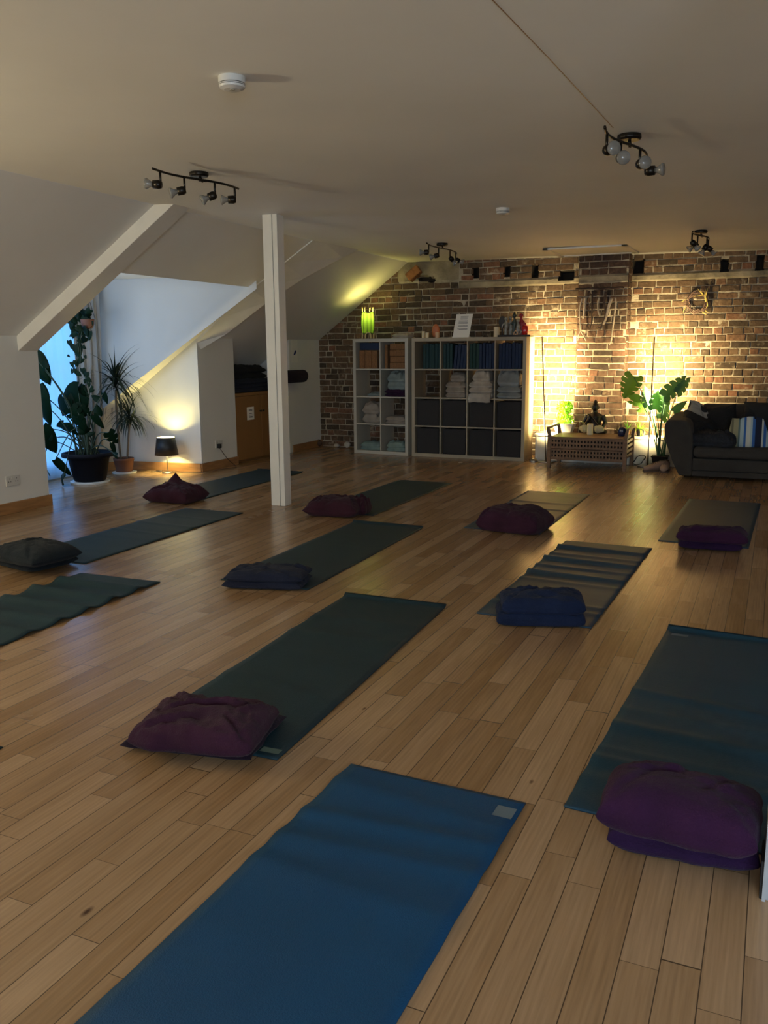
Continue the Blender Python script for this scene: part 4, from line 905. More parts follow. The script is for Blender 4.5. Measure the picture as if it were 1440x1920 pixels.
# ------------------------------------------------------------------ LED pole lamps
def led_lamp(bx, by, tx_, ty_, hz_, label):
    th = thing('floor_lamp', label, 'floor lamp', (bx, by, 0), 0, 'thin pole floor lamps against the brick wall')
    t = MB(); t.lathe([(.115, 0), (.115, .010), (.11, .014)], (bx, by + .02, 0), 36); t.build('base', 'steel', th, bevel=.002)
    t = MB(); t.tube([(bx, by, .01), (bx + (tx_ - bx) * .12, by, .18), (tx_, ty_, hz_)], [.012, .007, .0065], 8); t.build('pole', 'steel', th, smooth=True)
    t = MB(); a = Vector((bx + (tx_ - bx) * .3, by + .009, .345)); b = Vector((tx_, ty_ + .009, hz_ - .02)); w = Vector((.005, 0, 0))
    t.add([a - w, a + w, b + w, b - w], [(0, 1, 2, 3)]); tag(t.build('led_strip', 'led', th), 'glowing strip facing the wall')
    ld = bpy.data.lights.new('led_light', 'AREA'); ld.shape = 'RECTANGLE'; ld.size = .02; ld.size_y = (b - a).length; ld.color = (1, .76, .36); ld.energy = LED
    ld.spread = R(145); lo = bpy.data.objects.new('led_light', ld); col.objects.link(lo); c0 = (a + b) / 2 + Vector((0, .012, 0)); yv = (b - a).normalized(); zv = Vector((0, -1, 0)); xv = yv.cross(zv).normalized(); zv = xv.cross(yv)
    lo.matrix_world = Matrix(((xv.x, yv.x, zv.x, c0.x), (xv.y, yv.y, zv.y, c0.y), (xv.z, yv.z, zv.z, c0.z), (0, 0, 0, 1)))
    return th
LED = 94
led_lamp(-2.44, 10.01, -2.525, 10.01, 1.468, 'thin metal pole lamp left of the chimney, behind the lattice bench')
t = MB()
led_lamp(-1.265, 9.98, -1.261, 9.98, 1.446, 'thin metal pole lamp right of the chimney, in front of the monstera')
p = fz(1196, 872); t = MB(); pts = []
for k in range(60):
    a = k * .32; rr = .055 + .01 * math.sin(k * 1.3); pts.append((-1.36 + rr * math.cos(a) * 1.1, 9.99 + rr * .4 * math.sin(a), .075 + .055 * math.sin(a + .5)))
t.tube(pts, .004, 5); tag(t.build('coiled_cable', 'black', smooth=True), 'coiled dark cable standing beside the right-hand pole lamp base', 'cable')
p = fz(1000, 866); t = MB(); t.lathe([(.05, 0), (.05, .02), (.035, .04), (.01, .05)], (p.x, p.y, 0), 24); tag(t.build('lamp_base_disc', 'steel', smooth=False), 'small round metal lamp base without a pole beside the birch unit', 'switch')  # stands in for a further pole lamp's base, shape invented

# white low box behind the bench
sl = thing('low_white_bench', 'long low white box running along foot of the brick wall', 'bench', (-1.8, 10.24, 0)); t = MB(); t.box(-2.60, -.98, 10.10, 10.375, 0, .30); t.build('body', 'slab', sl, bevel=.006)
t = MB(); t.box(-2.615, -.965, 10.085, 10.38, .30, .325); t.build('top_panel', 'slab', sl, bevel=.006)
t = MB(); t.box(-2.585, -2.575, 10.095, 10.101, 0, .30); t.box(-1.80, -1.797, 10.097, 10.101, 0, .30); t.build('panel_joint', 'gloss', sl)
for (px, py, lb) in ((1012, 806, 'dark grey remote on the left end of low white bench'),):
    p = fy(px, py, 10.2); t = MB(); t.box(p.x - .06, p.x + .06, 10.18, 10.23, .3255, .345); tag(t.build('remote_control', 'box', bevel=.004), lb, 'remote')

# ------------------------------------------------------------------ lattice bench
be = thing('lattice_bench', 'low teak bench table with lattice front and raised slatted ends', 'bench', (-1.87, 9.84, 0))
bx0, bx1, by0, by1, bt = -2.315, -1.435, 9.535, 10.08, .355
for x in (bx0, bx1 - .04):
    for y in (by0, by1 - .04):
        t = MB(); s = -1 if x == bx0 else 1
        t.hexa([(x, y, 0), (x + .04, y, 0), (x + .04, y + .04, 0), (x, y + .04, 0)], [(x, y, bt), (x + .04, y, bt), (x + .04, y + .04, bt), (x, y + .04, bt)])
        t.hexa([(x, y, bt), (x + .04, y, bt), (x + .04, y + .04, bt), (x, y + .04, bt)], [(x + s * .018 + .006, y, .455), (x + s * .018 + .034, y, .455), (x + s * .018 + .034, y + .04, .455), (x + s * .018 + .006, y + .04, .455)])
        t.build('leg', 'teak', be, bevel=.003)
t = MB(); t.box(bx0 + .03, bx1 - .03, by0 + .005, by1 - .005, bt - .022, bt); t.build('table_top', 'teak', be, bevel=.003)
def lattice(y):
    t = MB(); xa, xb = bx0 + .04, bx1 - .04; n = 22
    for zz0 in (.115, .235):
        h = .095; t.box(xa, xb, y, y + .018, zz0 - .02, zz0); t.box(xa, xb, y, y + .018, zz0 + h, zz0 + h + .012)
        st = (xb - xa) / n
        for k in range(n + 1):
            x = xa + st * k; t.box(max(xa, x - .0095), min(xb, x + .0095), y + .001, y + .017, zz0, zz0 + h)
        t.box(xa, xb, y + .002, y + .016, zz0 + h / 2 - .011, zz0 + h / 2 + .011); t.box(xa, xb, y + .002, y + .016, zz0, zz0 + .013); t.box(xa, xb, y + .002, y + .016, zz0 + h - .013, zz0 + h)
    return t
lattice(by0 + .01).build('lattice_panel', 'teak', be); lattice(by1 - .03).build('lattice_panel', 'teak', be)
t = MB(); t.box(bx0 + .045, bx1 - .045, by0 + .05, by1 - .06, .10, .33); tag(t.build('inner_shade_box', 'hole', be), 'near-black box painted as the shade inside the bench')  # solid box coloured near-black so the lattice holes look shaded
for s, x in ((-1, bx0), (1, bx1 - .04)):
    t = MB(); xx = x + .04 / 2 + s * .018
    t.box(xx - .012, xx + .012, by0 + .01, by1 - .01, .44, .462); t.build('end_rail', 'teak', be, bevel=.003)
    for k, z in enumerate((.13, .185, .24, .295)):
        t = MB(); t.box(x + .012, x + .028, by0 + .035, by1 - .035, z, z + .032); t.build('side_slat', 'teak', be, bevel=.002)
def on_bench(px, py, r, h, name, m, label, cat, prof=None, Y=9.75, z=bt):
    p = fz(px, py, z); t = MB(); t.lathe(prof or [(r, 0), (r, h)], (0, 0, 0), 22); o = t.build(name, m, smooth=bool(prof), bevel=0 if prof else .003); o.location = (p.x, p.y, z + .0005); return tag(o, label, cat)
on_bench(1106, 815, .034, .125, 'candle', 'wax', 'square-looking cream pillar candle in middle of the lattice bench', 'candle')
for k, (px, py, s, lb) in enumerate(((1096, 812, .062, 'pale spiky stone left of the pillar candle on the bench'), (1122, 813, .06, 'pale greenish rounded stone right of the pillar candle'))):
    p = fz(px, py, bt); t = MB(); t.ball((0, 0, 0), s, 10, 1.05, .7, .75); t.v = [tuple(Vector(v) * (1 + .28 * noise.noise(Vector(v) * 22 + Vector((k * 3, 0, 0))))) for v in t.v]; mn = min(v[2] for v in t.v)
    o = t.build('stone', 'shell'); o.location = (p.x, p.y + .03, bt - mn + .0005); tag(o, lb, 'stone')
on_bench(1166, 818, .04, .1, 'glass_jar', 'bluecer', 'dark blue rounded glass jar at right end of the lattice bench', 'jar', [(.03, 0), (.045, .012), (.05, .045), (.048, .085), (.038, .102), (.034, .098), (.04, .07), (.03, .02)])

# seated buddha
p = fy(1115, 812, 10.25); bx, by, bz = p.x, 10.23, .326
bu = thing('buddha_statue', 'dark bronze seated buddha statue behind the lattice bench, before the chimney', 'statue', (bx, by, bz))
t = MB(); t.T = Matrix.Translation((bx, by, bz)); S = 1.0
t.ball((0, 0, .035), .10, 10, 1.5, .9, .42); t.ball((-.09, -.03, .04), .055, 8, 1.3, 1, .6); t.ball((.09, -.03, .04), .055, 8, 1.3, 1, .6)
t.tube([(0, 0, .03), (0, .0, .14), (0, 0, .22), (0, -.003, .26)], [.085, .075, .088, .035], 16); t.ball((0, 0, .225), .05, 8, 1.9, .9, .6)
t.tube([(0, -.003, .24), (0, -.006, .29)], .027, 12); t.ball((0, -.01, .325), .047, 10, .88, .95, 1.1); t.ball((0, .0, .378), .026, 8); t.tube([(0, 0, .385), (0, 0, .415)], [.016, .004], 8)
for s in (-1, 1): t.ball((s * .043, 0, .315), .012, 6, .5, .8, 1.7)
t.tube([(.09, 0, .225), (.125, -.01, .15), (.10, -.05, .085), (.02, -.09, .075)], [.03, .026, .022, .018], 10)
t.tube([(-.09, 0, .225), (-.125, -.02, .14), (-.085, -.08, .12), (-.05, -.10, .19)], [.03, .026, .022, .018], 10); t.ball((-.048, -.104, .205), .02, 8, .8, .5, 1.3)
o = voxel(t.build('body', 'bronze', bu), .006, 3)
t = MB(); t.T = Matrix.Translation((bx, by, bz)); t.lathe([(.15, 0), (.15, .012), (.14, .018)], (0, 0, 0), 28, sy=.65); t.build('base', 'bronze', bu)
t = MB(); t.T = Matrix.Translation((bx, by, bz)); t.add([(-.07, -.075, .25), (-.04, -.092, .25), (.09, -.10, .09), (.06, -.09, .07)], [(0, 1, 2, 3)]); o = t.build('robe_fold', 'bronze', bu); md = o.modifiers.new('s', 'SOLIDIFY'); md.thickness = .01

# ------------------------------------------------------------------ plants
CR = Vector((.91, .414, 0)).normalized(); CU = Vector((0, 0, 1)); CF = Vector((.414, -.91, 0)).normalized()
def leaf(mb, c, L, Wd, ang, tilt=0.0, split=0, curve=.12, roll=0.0, heart=.5, base=False):
    """leaf blade centred at c; ang = direction of the tip (0 right, 90 up); tilt leans the tip away from the viewer."""
    d = CR * math.cos(R(ang)) + CU * math.sin(R(ang)); d = (d * math.cos(tilt) - CF * math.sin(tilt)).normalized()
    s = d.cross(CF); s = s.normalized() if s.length > 1e-3 else CR.copy(); n = s.cross(d).normalized()
    s, n = s * math.cos(roll) + n * math.sin(roll), n * math.cos(roll) - s * math.sin(roll)
    c = Vector(c); o = c if base else c - d * L * .5
    def P(t, k): # t along 0..1, k across -1..1
        hw = Wd / 2 * (math.sin(math.pi * min(1, (t * .93 + .07)) ** .62)) ** .75
        back = heart * Wd * .35 * abs(k) ** 1.5 * (1 - t) ** 2
        return o + d * (L * t - back) + s * (hw * k) + n * (-curve * L * (t - .35) ** 2 - .10 * Wd * k * k)
    if not split:
        nt_, nk = 8, 6; vs = [P(j / nt_, -1 + 2 * i / nk) for j in range(nt_ + 1) for i in range(nk + 1)]
        mb.add(vs, [(j * (nk + 1) + i, j * (nk + 1) + i + 1, (j + 1) * (nk + 1) + i + 1, (j + 1) * (nk + 1) + i) for j in range(nt_) for i in range(nk)])
    else:
        for sd in (-1, 1):
            n_ = split * 4; vs = []
            for j in range(n_ + 1): vs += [P(j / n_, 0), P(j / n_, .25 * sd), P(j / n_, .42 * sd)]
            mb.add(vs, [(j * 3 + i, j * 3 + i + 1, (j + 1) * 3 + i + 1, (j + 1) * 3 + i) for j in range(n_) for i in range(2)])
            for k in range(split):
                t0, t1 = k / split, (k + 1) / split; g0 = .07 if k else 0; vs = []
                for kk in (.42, .62, .82, .95):
                    f = (kk - .42) / .53; a0 = t0 + (t1 - t0) * (g0 * min(1, f * 2)); a1 = t1 - (t1 - t0) * .09 * min(1, f * 2)
                    if kk > .9: a0 += (t1 - t0) * .1; a1 -= (t1 - t0) * .1
                    vs += [P(a0, kk * sd), P((a0 + a1) / 2, (kk + (.05 if kk > .9 else 0)) * sd), P(a1, kk * sd)]
                mb.add(vs, [(j * 3 + i, j * 3 + i + 1, (j + 1) * 3 + i + 1, (j + 1) * 3 + i) for j in range(3) for i in range(2)])
    return o, P(.02, 0)
def blade(mb, base, dirv, L, w, droop):
    """long thin arching blade"""
    base = Vector(base); d = Vector(dirv).normalized(); side = d.cross(Vector((0, 0, 1)));
    side = side.normalized() if side.length > 1e-3 else CR.copy(); vs = []; n = 7; p = base.copy(); dd = d.copy()
    for i in range(n + 1):
        s = i / n; ww = w * (.5 + .5 * math.sin(math.pi * min(1, s * 1.3 + .15))) * (1 - s ** 3) + .0006
        vs += [p - side * ww / 2, p + side * ww / 2]; dd = (dd + Vector((0, 0, -droop / n))).normalized(); p = p + dd * L / n
    mb.add(vs, [(2 * i, 2 * i + 1, 2 * i + 3, 2 * i + 2) for i in range(n)])

# big monstera in black pot
mx, my = -6.42, 6.72
mo = thing('potted_monstera', 'big-leaved climbing plant in a large black pot before the blue window', 'plant', (mx, my, 0))
t = MB(); t.lathe([(.195, 0), (.20, .018), (.185, .022)], (mx, my, 0), 40); t.build('saucer', 'ceramic', mo, bevel=.002)
t = MB(); t.lathe([(.15, .02), (.165, .05), (.205, .25), (.215, .265), (.262, .275), (.268, .285), (.262, .315), (.25, .318), (.235, .30), (.19, .27)], (mx, my, 0), 44, close=True); t.build('pot', 'potblack', mo, smooth=True)
t = MB(); t.lathe([(.225, .275), (.22, .28), (.001, .285)], (mx, my, 0), 30); t.build('soil', 'soil', mo)
leaves = [  # px, py, Y, len, width, tip angle, tilt, split
    (130, 752, 6.75, .31, .30, 215, .3, 0), (150, 742, 6.8, .26, .22, 70, .2, 0), (118, 765, 6.7, .20, .2, 250, .3, 0), (146, 785, 6.65, .25, .18, -60, .2, 5), (158, 772, 6.7, .18, .15, -30, .3, 4),
    (152, 798, 6.6, .20, .14, -75, .3, 4), (185, 792, 6.7, .18, .08, -60, .3, 0), (183, 768, 6.75, .12, .09, 100, .3, 0), (197, 748, 6.8, .12, .07, -80, .2, 0), (150, 748, 6.8, .12, .1, -100, .1, 0),
    (120, 800, 6.6, .16, .10, 170, .2, 0), (136, 808, 6.6, .15, .08, -50, .2, 0), (112, 797, 6.6, .10, .08, 200, .2, 0), (160, 806, 6.65, .12, .09, 10, .4, 0), (172, 813, 6.65, .08, .05, 20, .2, 0),
    (78, 695, 6.5, .34, .2, -70, .2, 0), (76, 675, 6.5, .2, .1, 120, .2, 0), (79, 765, 6.4, .40, .22, -80, .2, 0), (77, 735, 6.4, .2, .18, 80, .2, 0), (91, 828, 6.35, .30, .20, -70, .3, 0),
    (86, 812, 6.35, .14, .13, 100, .2, 0), (212, 822, 6.5, .15, .13, -60, .4, 3), (213, 842, 6.5, .13, .05, -80, .2, 0), (214, 853, 6.45, .15, .07, 175, .9, 0),
    (119, 878, 6.5, .24, .09, -55, .3, 0), (115, 895, 6.45, .26, .14, 175, 1.1, 0), (178, 745, 6.8, .1, .07, 150, .2, 0)]
lt = MB(); st = MB(); top = Vector((mx, my, .28))
for k, (px, py, Y, L_, W_, an, ti, sp) in enumerate(leaves):
    c0 = fy(px, py, Y)
    if c0.z < .05: c0.z = .05
    if c0.x < -6.85: c0.x = -6.85
    o_, b_ = leaf(lt, c0, L_, W_, an, ti, sp, roll=random.uniform(-.4, .4))
    r0 = top + Vector((random.uniform(-.1, .1), random.uniform(-.1, .1), 0)); mid_ = r0.lerp(b_, .5) + Vector((0, 0, .10 if b_.z > .3 else .3))
    st.tube(smooth_path([r0, mid_, b_], 6), [.008 - .004 * i / 12 for i in range(13)], 6)
for k in range(5):
    a = Vector((mx + random.uniform(-.08, .08), my + random.uniform(-.08, .08), .28)); st.tube(smooth_path([a, a + Vector((random.uniform(-.05, .05), 0, .2)), fy(140 + 8 * k, 790 - 5 * k, 6.7)], 5), .0075, 7)
st.tube(smooth_path([(mx - .1, my, .29), (mx - .35, my - .1, .42), (mx - .42, my - .2, .25), (-6.75, 6.5, .08)], 6), .005, 6)
lt.build('leaves', 'leafd', mo, smooth=True); st.build('stems', 'stem', mo, smooth=True)

# hanging vine
hp = fy(160, 607, 6.9); hx, hy, hz_ = hp.x, 6.9, hp.z
hv = thing('hanging_vine', 'trailing vine in a hanging pot at the window head', 'plant', (hx, hy, hz_ + .05))
t = MB(); t.lathe([(.04, -.05), (.06, -.02), (.07, .04), (.073, .045), (.065, .04), (.04, .03)], (hx + .03, hy, hz_), 26, close=True); t.build('pot', 'terra', hv, smooth=True)
t = MB()
for k in range(3): a = 2.1 * k; t.tube([(hx + .03 + .1 * math.cos(a), hy + .1 * math.sin(a), hz_ + .05), (hx + .03, hy, 2.0), (hx + .03, hy, 2.09)], .003, 5)
t.build('hanger', 'cord', hv)
lt = MB(); st = MB(); rr = random.Random(5)
for k in range(34):
    px = rr.uniform(130, 168); py = rr.uniform(585, 640); leaf(lt, fy(px, py, 6.9 + rr.uniform(-.12, .1)), rr.uniform(.07, .12), rr.uniform(.05, .09), rr.uniform(200, 340), .3, roll=rr.uniform(-.6, .6))
tr1 = [(145, 635), (148, 655), (146, 668), (143, 680), (140, 690), (136, 697)]; tr2 = [(150, 640), (152, 665), (150, 690), (158, 705), (165, 722), (168, 740), (160, 745)]
for tr in (tr1, tr2):
    pts = [fy(x, y, 6.85) for x, y in tr]; st.tube(smooth_path([Vector((hx, hy, hz_ + .05))] + pts, 4), .004, 5)
for (px, py, s) in ((146, 658, .17), (138, 652, .07), (131, 645, .09), (148, 668, .10), (150, 677, .10), (135, 685, .08), (144, 682, .09), (140, 696, .07), (135, 697, .07), (158, 652, .06), (151, 640, .07), (156, 698, .10), (148, 702, .08), (162, 704, .09), (167, 713, .08), (159, 716, .06), (153, 726, .08), (166, 722, .07), (160, 732, .08), (170, 733, .08), (155, 736, .05), (164, 741, .06), (172, 727, .05), (129, 668, .04), (160, 670, .05)):
    leaf(lt, fy(px, py, 6.85), s * .8, s * .66, rr.uniform(220, 320), .2, roll=rr.uniform(-.5, .5))
lt.build('leaves', 'leafv', hv, smooth=True); st.build('stems', 'stem', hv, smooth=True)

# dracaena
dx, dy = -6.58, 7.42
dr = thing('potted_dracaena', 'dracaena with two bare canes and spiky drooping crowns in a terracotta pot', 'plant', (dx, dy, 0))
t = MB(); t.lathe([(.13, 0), (.135, .015), (.12, .018)], (dx, dy, 0), 32); t.build('saucer', 'ceramic', dr)
t = MB(); t.lathe([(.088, .016), (.108, .14), (.112, .142), (.112, .168), (.10, .168), (.096, .15)], (dx, dy, 0), 34, close=True); t.build('pot', 'terra', dr, smooth=True)
t = MB(); t.lathe([(.1, .15), (.001, .155)], (dx, dy, 0), 24); t.build('soil', 'soil', dr)
t = MB(); c1 = fy(216, 710, 7.42); c2 = fy(243, 778, 7.42)
t.tube(smooth_path([(dx - .04, dy, .15), fy(222, 820, 7.42), fy(218, 760, 7.42), c1 - Vector((0, 0, .12))], 5), .013, 8); t.tube(smooth_path([(dx + .05, dy, .15), fy(241, 815, 7.42), c2 - Vector((0, 0, .08))], 5), .011, 8)
t.tube(smooth_path([fy(222, 806, 7.42), fy(226, 790, 7.4), fy(228, 775, 7.4)], 4), .008, 7)
t.build('canes', 'bark', dr, smooth=True)
lt = MB(); rr = random.Random(11)
for (cc, n, L_) in ((c1, 105, .56), (c2, 64, .40), (fy(228, 775, 7.4), 16, .24)):
    for k in range(n):
        a = rr.uniform(0, 2 * math.pi); el = rr.uniform(-.1, 1.3); z = rr.uniform(-.12, .03)
        blade(lt, cc + Vector((0, 0, z)), (math.cos(a) * math.cos(el), math.sin(a) * math.cos(el) * .75, math.sin(el)), L_ * rr.uniform(.65, 1.05), .021, rr.uniform(1.2, 2.6) * (1.2 - .5 * el / 1.3))
lt.v = [(min(max(v[0], -6.93), 5), min(v[1], 7.67 + .115 * (v[0] + 6.9) - .03), v[2]) for v in lt.v]
lt.build('leaves', 'leafy', dr, smooth=True)

# curtains
def curtain(name, m, label, ya, yb, x, z0, z1, folds, dep, sweep=0):
    t = MB(); nu, nv = folds * 8, 14; vs = []
    for j in range(nv + 1):
        s = j / nv; z = z0 + (z1 - z0) * s
        for i in range(nu + 1):
            u = i / nu; y = ya + (yb - ya) * (u + sweep * u * (1 - s)); ph = 2 * math.pi * folds * u
            vs.append((x + dep * math.sin(ph + .6 * math.sin(3 * s + u * 5)) * (.6 + .5 * (1 - s)) + .02 * noise.noise(Vector((u * 4, s * 3, 1))), y + .01 * math.sin(ph * 2), z))
    t.add(vs, [(j * (nu + 1) + i, j * (nu + 1) + i + 1, (j + 1) * (nu + 1) + i + 1, (j + 1) * (nu + 1) + i) for j in range(nv) for i in range(nu)])
    return tag(t.build(name, m, smooth=True), label, 'curtain')
curtain('sheer_curtain', 'sheer', 'sheer white curtain glowing blue across the bay window', 5.60, 7.20, WX + .06, .015, 2.06, 11, .012)
o = curtain('curtain', 'curtain', 'beige curtain gathered at the right side of the bay window', 7.08, 7.33, WX + .09, .30, 2.08, 4, .020)
for v_ in o.data.vertices: v_.co.x += max(0, v_.co.y - 7.12) * .75 * (.5 + .5 * min(1, v_.co.z / 1.6))
o = curtain('curtain', 'sheer', 'white curtain hem pooling on floor at the left wall corner', 5.98, 6.45, WX + .18, .012, .45, 3, .05)

# rattan? topiary and small plants on the white bench
p = fy(1058, 806, 10.22); tx_, ty_ = p.x, 10.22; tz = .326
to = thing('topiary_plant', 'round bright green topiary in a square white pot beside the left pole lamp', 'plant', (tx_, ty_, tz))
t = MB(); t.hexa([(tx_ - .08, ty_ - .06, tz), (tx_ + .08, ty_ - .06, tz), (tx_ + .08, ty_ + .08, tz), (tx_ - .08, ty_ + .08, tz)], [(tx_ - .125, ty_ - .10, tz + .12), (tx_ + .125, ty_ - .10, tz + .12), (tx_ + .125, ty_ + .11, tz + .12), (tx_ - .125, ty_ + .11, tz + .12)]); t.build('pot', 'ceramic', to, bevel=.006)
t = MB(); t.tube([(tx_, ty_, tz + .1), (tx_ + .01, ty_, tz + .25)], .008, 7); t.build('stem', 'bark', to)
lt = MB(); rr = random.Random(3)
for (cx, cz, r0, sx_, n) in ((0, .30, .09, 1.05, 230), (.0, .165, .065, 1.7, 170)):
    for k in range(n):
        v = Vector((rr.gauss(0, 1), rr.gauss(0, 1), rr.gauss(0, 1))).normalized() * r0 * rr.uniform(.6, 1.05); v.x *= sx_; v.y *= .8
        leaf(lt, Vector((tx_ + cx, ty_, tz + cz)) + v, rr.uniform(.025, .04), rr.uniform(.018, .026), rr.uniform(0, 360), rr.uniform(-1, 1), roll=rr.uniform(-1.2, 1.2), heart=0)
lt.build('foliage', 'leafb', to, smooth=True)
def grass_plant(px, py, Y, z, rp, hp_, n, L_, label, m='leafg', pm='potblack'):
    p = fy(px, py, Y); x, y = p.x, Y; th = thing('potted_plant', label, 'plant', (x, y, z)); t = MB()
    t.lathe([(rp * .75, 0), (rp, hp_), (rp * 1.06, hp_), (rp * 1.06, hp_ + .008), (rp * .9, hp_)], (x, y, z), 24); t.build('pot', pm, th, smooth=False)
    lt = MB(); rr = random.Random(int(px))
    for k in range(n):
        a = rr.uniform(0, 6.28); el = rr.uniform(.3, 1.4); blade(lt, (x + .01 * math.cos(a), y + .01 * math.sin(a), z + hp_), (math.cos(a) * math.cos(el), math.sin(a) * math.cos(el), math.sin(el)), L_ * rr.uniform(.6, 1.1), .014, rr.uniform(.8, 2))
    lt.v = [(v[0], min(v[1], 10.57), max(v[2], z + .01)) for v in lt.v]
    lt.build('leaves', m, th, smooth=True)
grass_plant(1200, 818, 10.2, .326, .045, .075, 46, .17, 'small grassy green plant in a grey-black pot on the low white bench')
grass_plant(1176, 814, 10.3, .326, .045, .06, 40, .15, 'small dark leafy plant behind the right end of the lattice bench', 'leafm', 'terra')

# artificial monstera by the sofa
ax, ay = fz(1236, 869).x, 10.02; ax = fy(1237, 868, ay).x
am = thing('potted_monstera', 'glossy split-leaf monstera in a small black pot between lamp and sofa', 'plant', (ax, ay, 0))
t = MB(); t.hexa([(ax - .06, ay - .06, 0), (ax + .06, ay - .06, 0), (ax + .06, ay + .06, 0), (ax - .06, ay + .06, 0)], [(ax - .085, ay - .085, .13), (ax + .085, ay - .085, .13), (ax + .085, ay + .085, .13), (ax - .085, ay + .085, .13)]); t.hexa([(ax - .09, ay - .09, .118), (ax + .09, ay - .09, .118), (ax + .09, ay + .09, .118), (ax - .09, ay + .09, .118)], [(ax - .092, ay - .092, .132), (ax + .092, ay - .092, .132), (ax + .092, ay + .092, .132), (ax - .092, ay + .092, .132)]); t.build('pot', 'potblack', am, bevel=.003)
LV = [(1180, 727, 9.95, .27, .25, 250, .1, 5, 'leafm'), (1214, 741, 10.05, .24, .16, 100, .3, 4, 'leafbg'), (1232, 748, 10.0, .24, .18, 80, .3, 4, 'leafbg'), (1268, 724, 10.0, .36, .19, 40, .2, 5, 'leafbg'),
      (1283, 722, 10.05, .24, .14, 45, .2, 4, 'leafbg'), (1196, 757, 10.1, .27, .09, 170, .5, 4, 'leafm'), (1186, 744, 10.0, .18, .09, 160, .4, 0, 'leafm'), (1277, 761, 10.0, .26, .09, 30, .5, 0, 'leafbg'),
      (1248, 770, 10.1, .22, .16, 60, .4, 4, 'leafbg'), (1208, 768, 10.1, .2, .1, 200, .5, 3, 'leafm'), (1244, 742, 10.1, .2, .16, 100, .2, 4, 'leafbg')]
lts = {'leafm': MB(), 'leafbg': MB()}; st = MB()
for (px, py, Y, L_, W_, an, ti, sp, mm) in LV:
    o_, b_ = leaf(lts[mm], fy(px, py, Y), L_, W_, an, ti, sp, roll=random.uniform(-.25, .25)); a = Vector((ax + random.uniform(-.03, .03), ay + random.uniform(-.03, .03), .12)); st.tube(smooth_path([a, a.lerp(b_, .45) + Vector((0, 0, .10)), b_], 6), [.007 - .003 * i / 12 for i in range(13)], 6)
tag(lts['leafm'].build('leaves', 'leafm', am, smooth=True), 'yellow-green leaves on the left'); tag(lts['leafbg'].build('leaves', 'leafbg', am, smooth=True), 'blue-green leaves')
st.tube([(ax - .02, ay, .12), (ax - .015, ay, .33)], [.018, .014], 8); st.tube([(ax + .04, ay, .12), (ax + .06, ay - .01, .38)], [.012, .009], 8)
st.build('stems', 'leafbg', am, smooth=True)

# ------------------------------------------------------------------ wall decorations
def wp(x, y, Y=10.34): return fy(1070 + x / 12, 520 + y / 12, Y)
dw = thing('driftwood_hanging', 'driftwood sticks hung by strings from a dark branch on the chimney', 'wall hanging', wp(620, 250, 10.36))
t = MB(); t.tube(smooth_path([wp(110, 262), wp(300, 258), wp(500, 248), wp(700, 262), wp(820, 240), wp(1010, 245), wp(1130, 225), wp(1200, 240)], 4), [.008] + [.012] * 26 + [.008] * 2, 8); t.build('branch', 'driftd', dw, smooth=True)
sticks = [([(262, 470), (215, 640), (200, 820), (212, 1000), (218, 1210)], .010, 'drift', 'pale forked stick, leftmost'), ([(335, 450), (312, 700), (285, 930)], .020, 'drift', 'thick pale stick'), ([(487, 300), (480, 700), (468, 1000), (430, 1150)], .010, 'driftd', 'thin dark stick'),
          ([(640, 450), (608, 600), (622, 780), (662, 870)], .012, 'drift', 'short curved pale stick'), ([(800, 320), (755, 600), (792, 790), (740, 980), (665, 1170)], .015, 'driftd', 'dark crooked stick'), ([(920, 470), (850, 680), (800, 900), (735, 1060)], .020, 'drift', 'thick tapering pale stick'),
          ([(1005, 455), (1010, 650), (975, 930), (935, 1230), (905, 1440), (860, 1520)], .012, 'drift', 'long thin pale stick')]
sg_ = MB()
for P, r, m, lb in sticks:
    t = MB(); pts = smooth_path([wp(x, y, 10.33) for x, y in P], 4); n = len(pts); t.tube(pts, [r * (1 - .45 * i / n) for i in range(n)], 8)
    if 'forked' in lb: t.tube(smooth_path([wp(218, 1200, 10.33), wp(180, 1320, 10.33), wp(165, 1420, 10.33)], 3), .007, 7); t.tube(smooth_path([wp(218, 1200, 10.33), wp(290, 1310, 10.33), wp(350, 1430, 10.33)], 3), .007, 7)
    if 'crooked' in lb: t.tube(smooth_path([wp(700, 1090, 10.33), wp(650, 1140, 10.33), wp(610, 1110, 10.33)], 3), .006, 7)
    tag(t.build('stick', m, dw, smooth=True), lb); sg_.tube([wp(P[0][0] + 15, 255), wp(P[0][0], P[0][1] + 10, 10.33)], .0015, 4)
sg_.build('strings', 'twig', dw)
wc = fy(1308, 566, 10.56); wr = thing('twig_wreath', 'round twig wreath with yellow dried stalks on the brick wall', 'wreath', wc)
t = MB(); rr = random.Random(2); rad = .105
for s in range(5):
    pts = []
    for k in range(41):
        a = 2 * math.pi * k / 40; r0 = rad + .012 * math.sin(a * 5 + s * 1.3) + .006 * s - .012; pts.append(wc + Vector((r0 * math.cos(a), -.012 + .010 * math.cos(a * 7 + s * 1.9), r0 * math.sin(a))))
    t.tube(pts, .0055, 6)
for k in range(12):
    a = rr.uniform(2.2, 5.2); b0 = wc + Vector((rad * math.cos(a), -.02, rad * math.sin(a))); t.tube([b0, b0 + Vector((-.03 - .05 * rr.random(), -.01, rr.uniform(-.05, .03)))], .003, 4)
t.build('twig_ring', 'twig', wr, smooth=True)
t = MB()
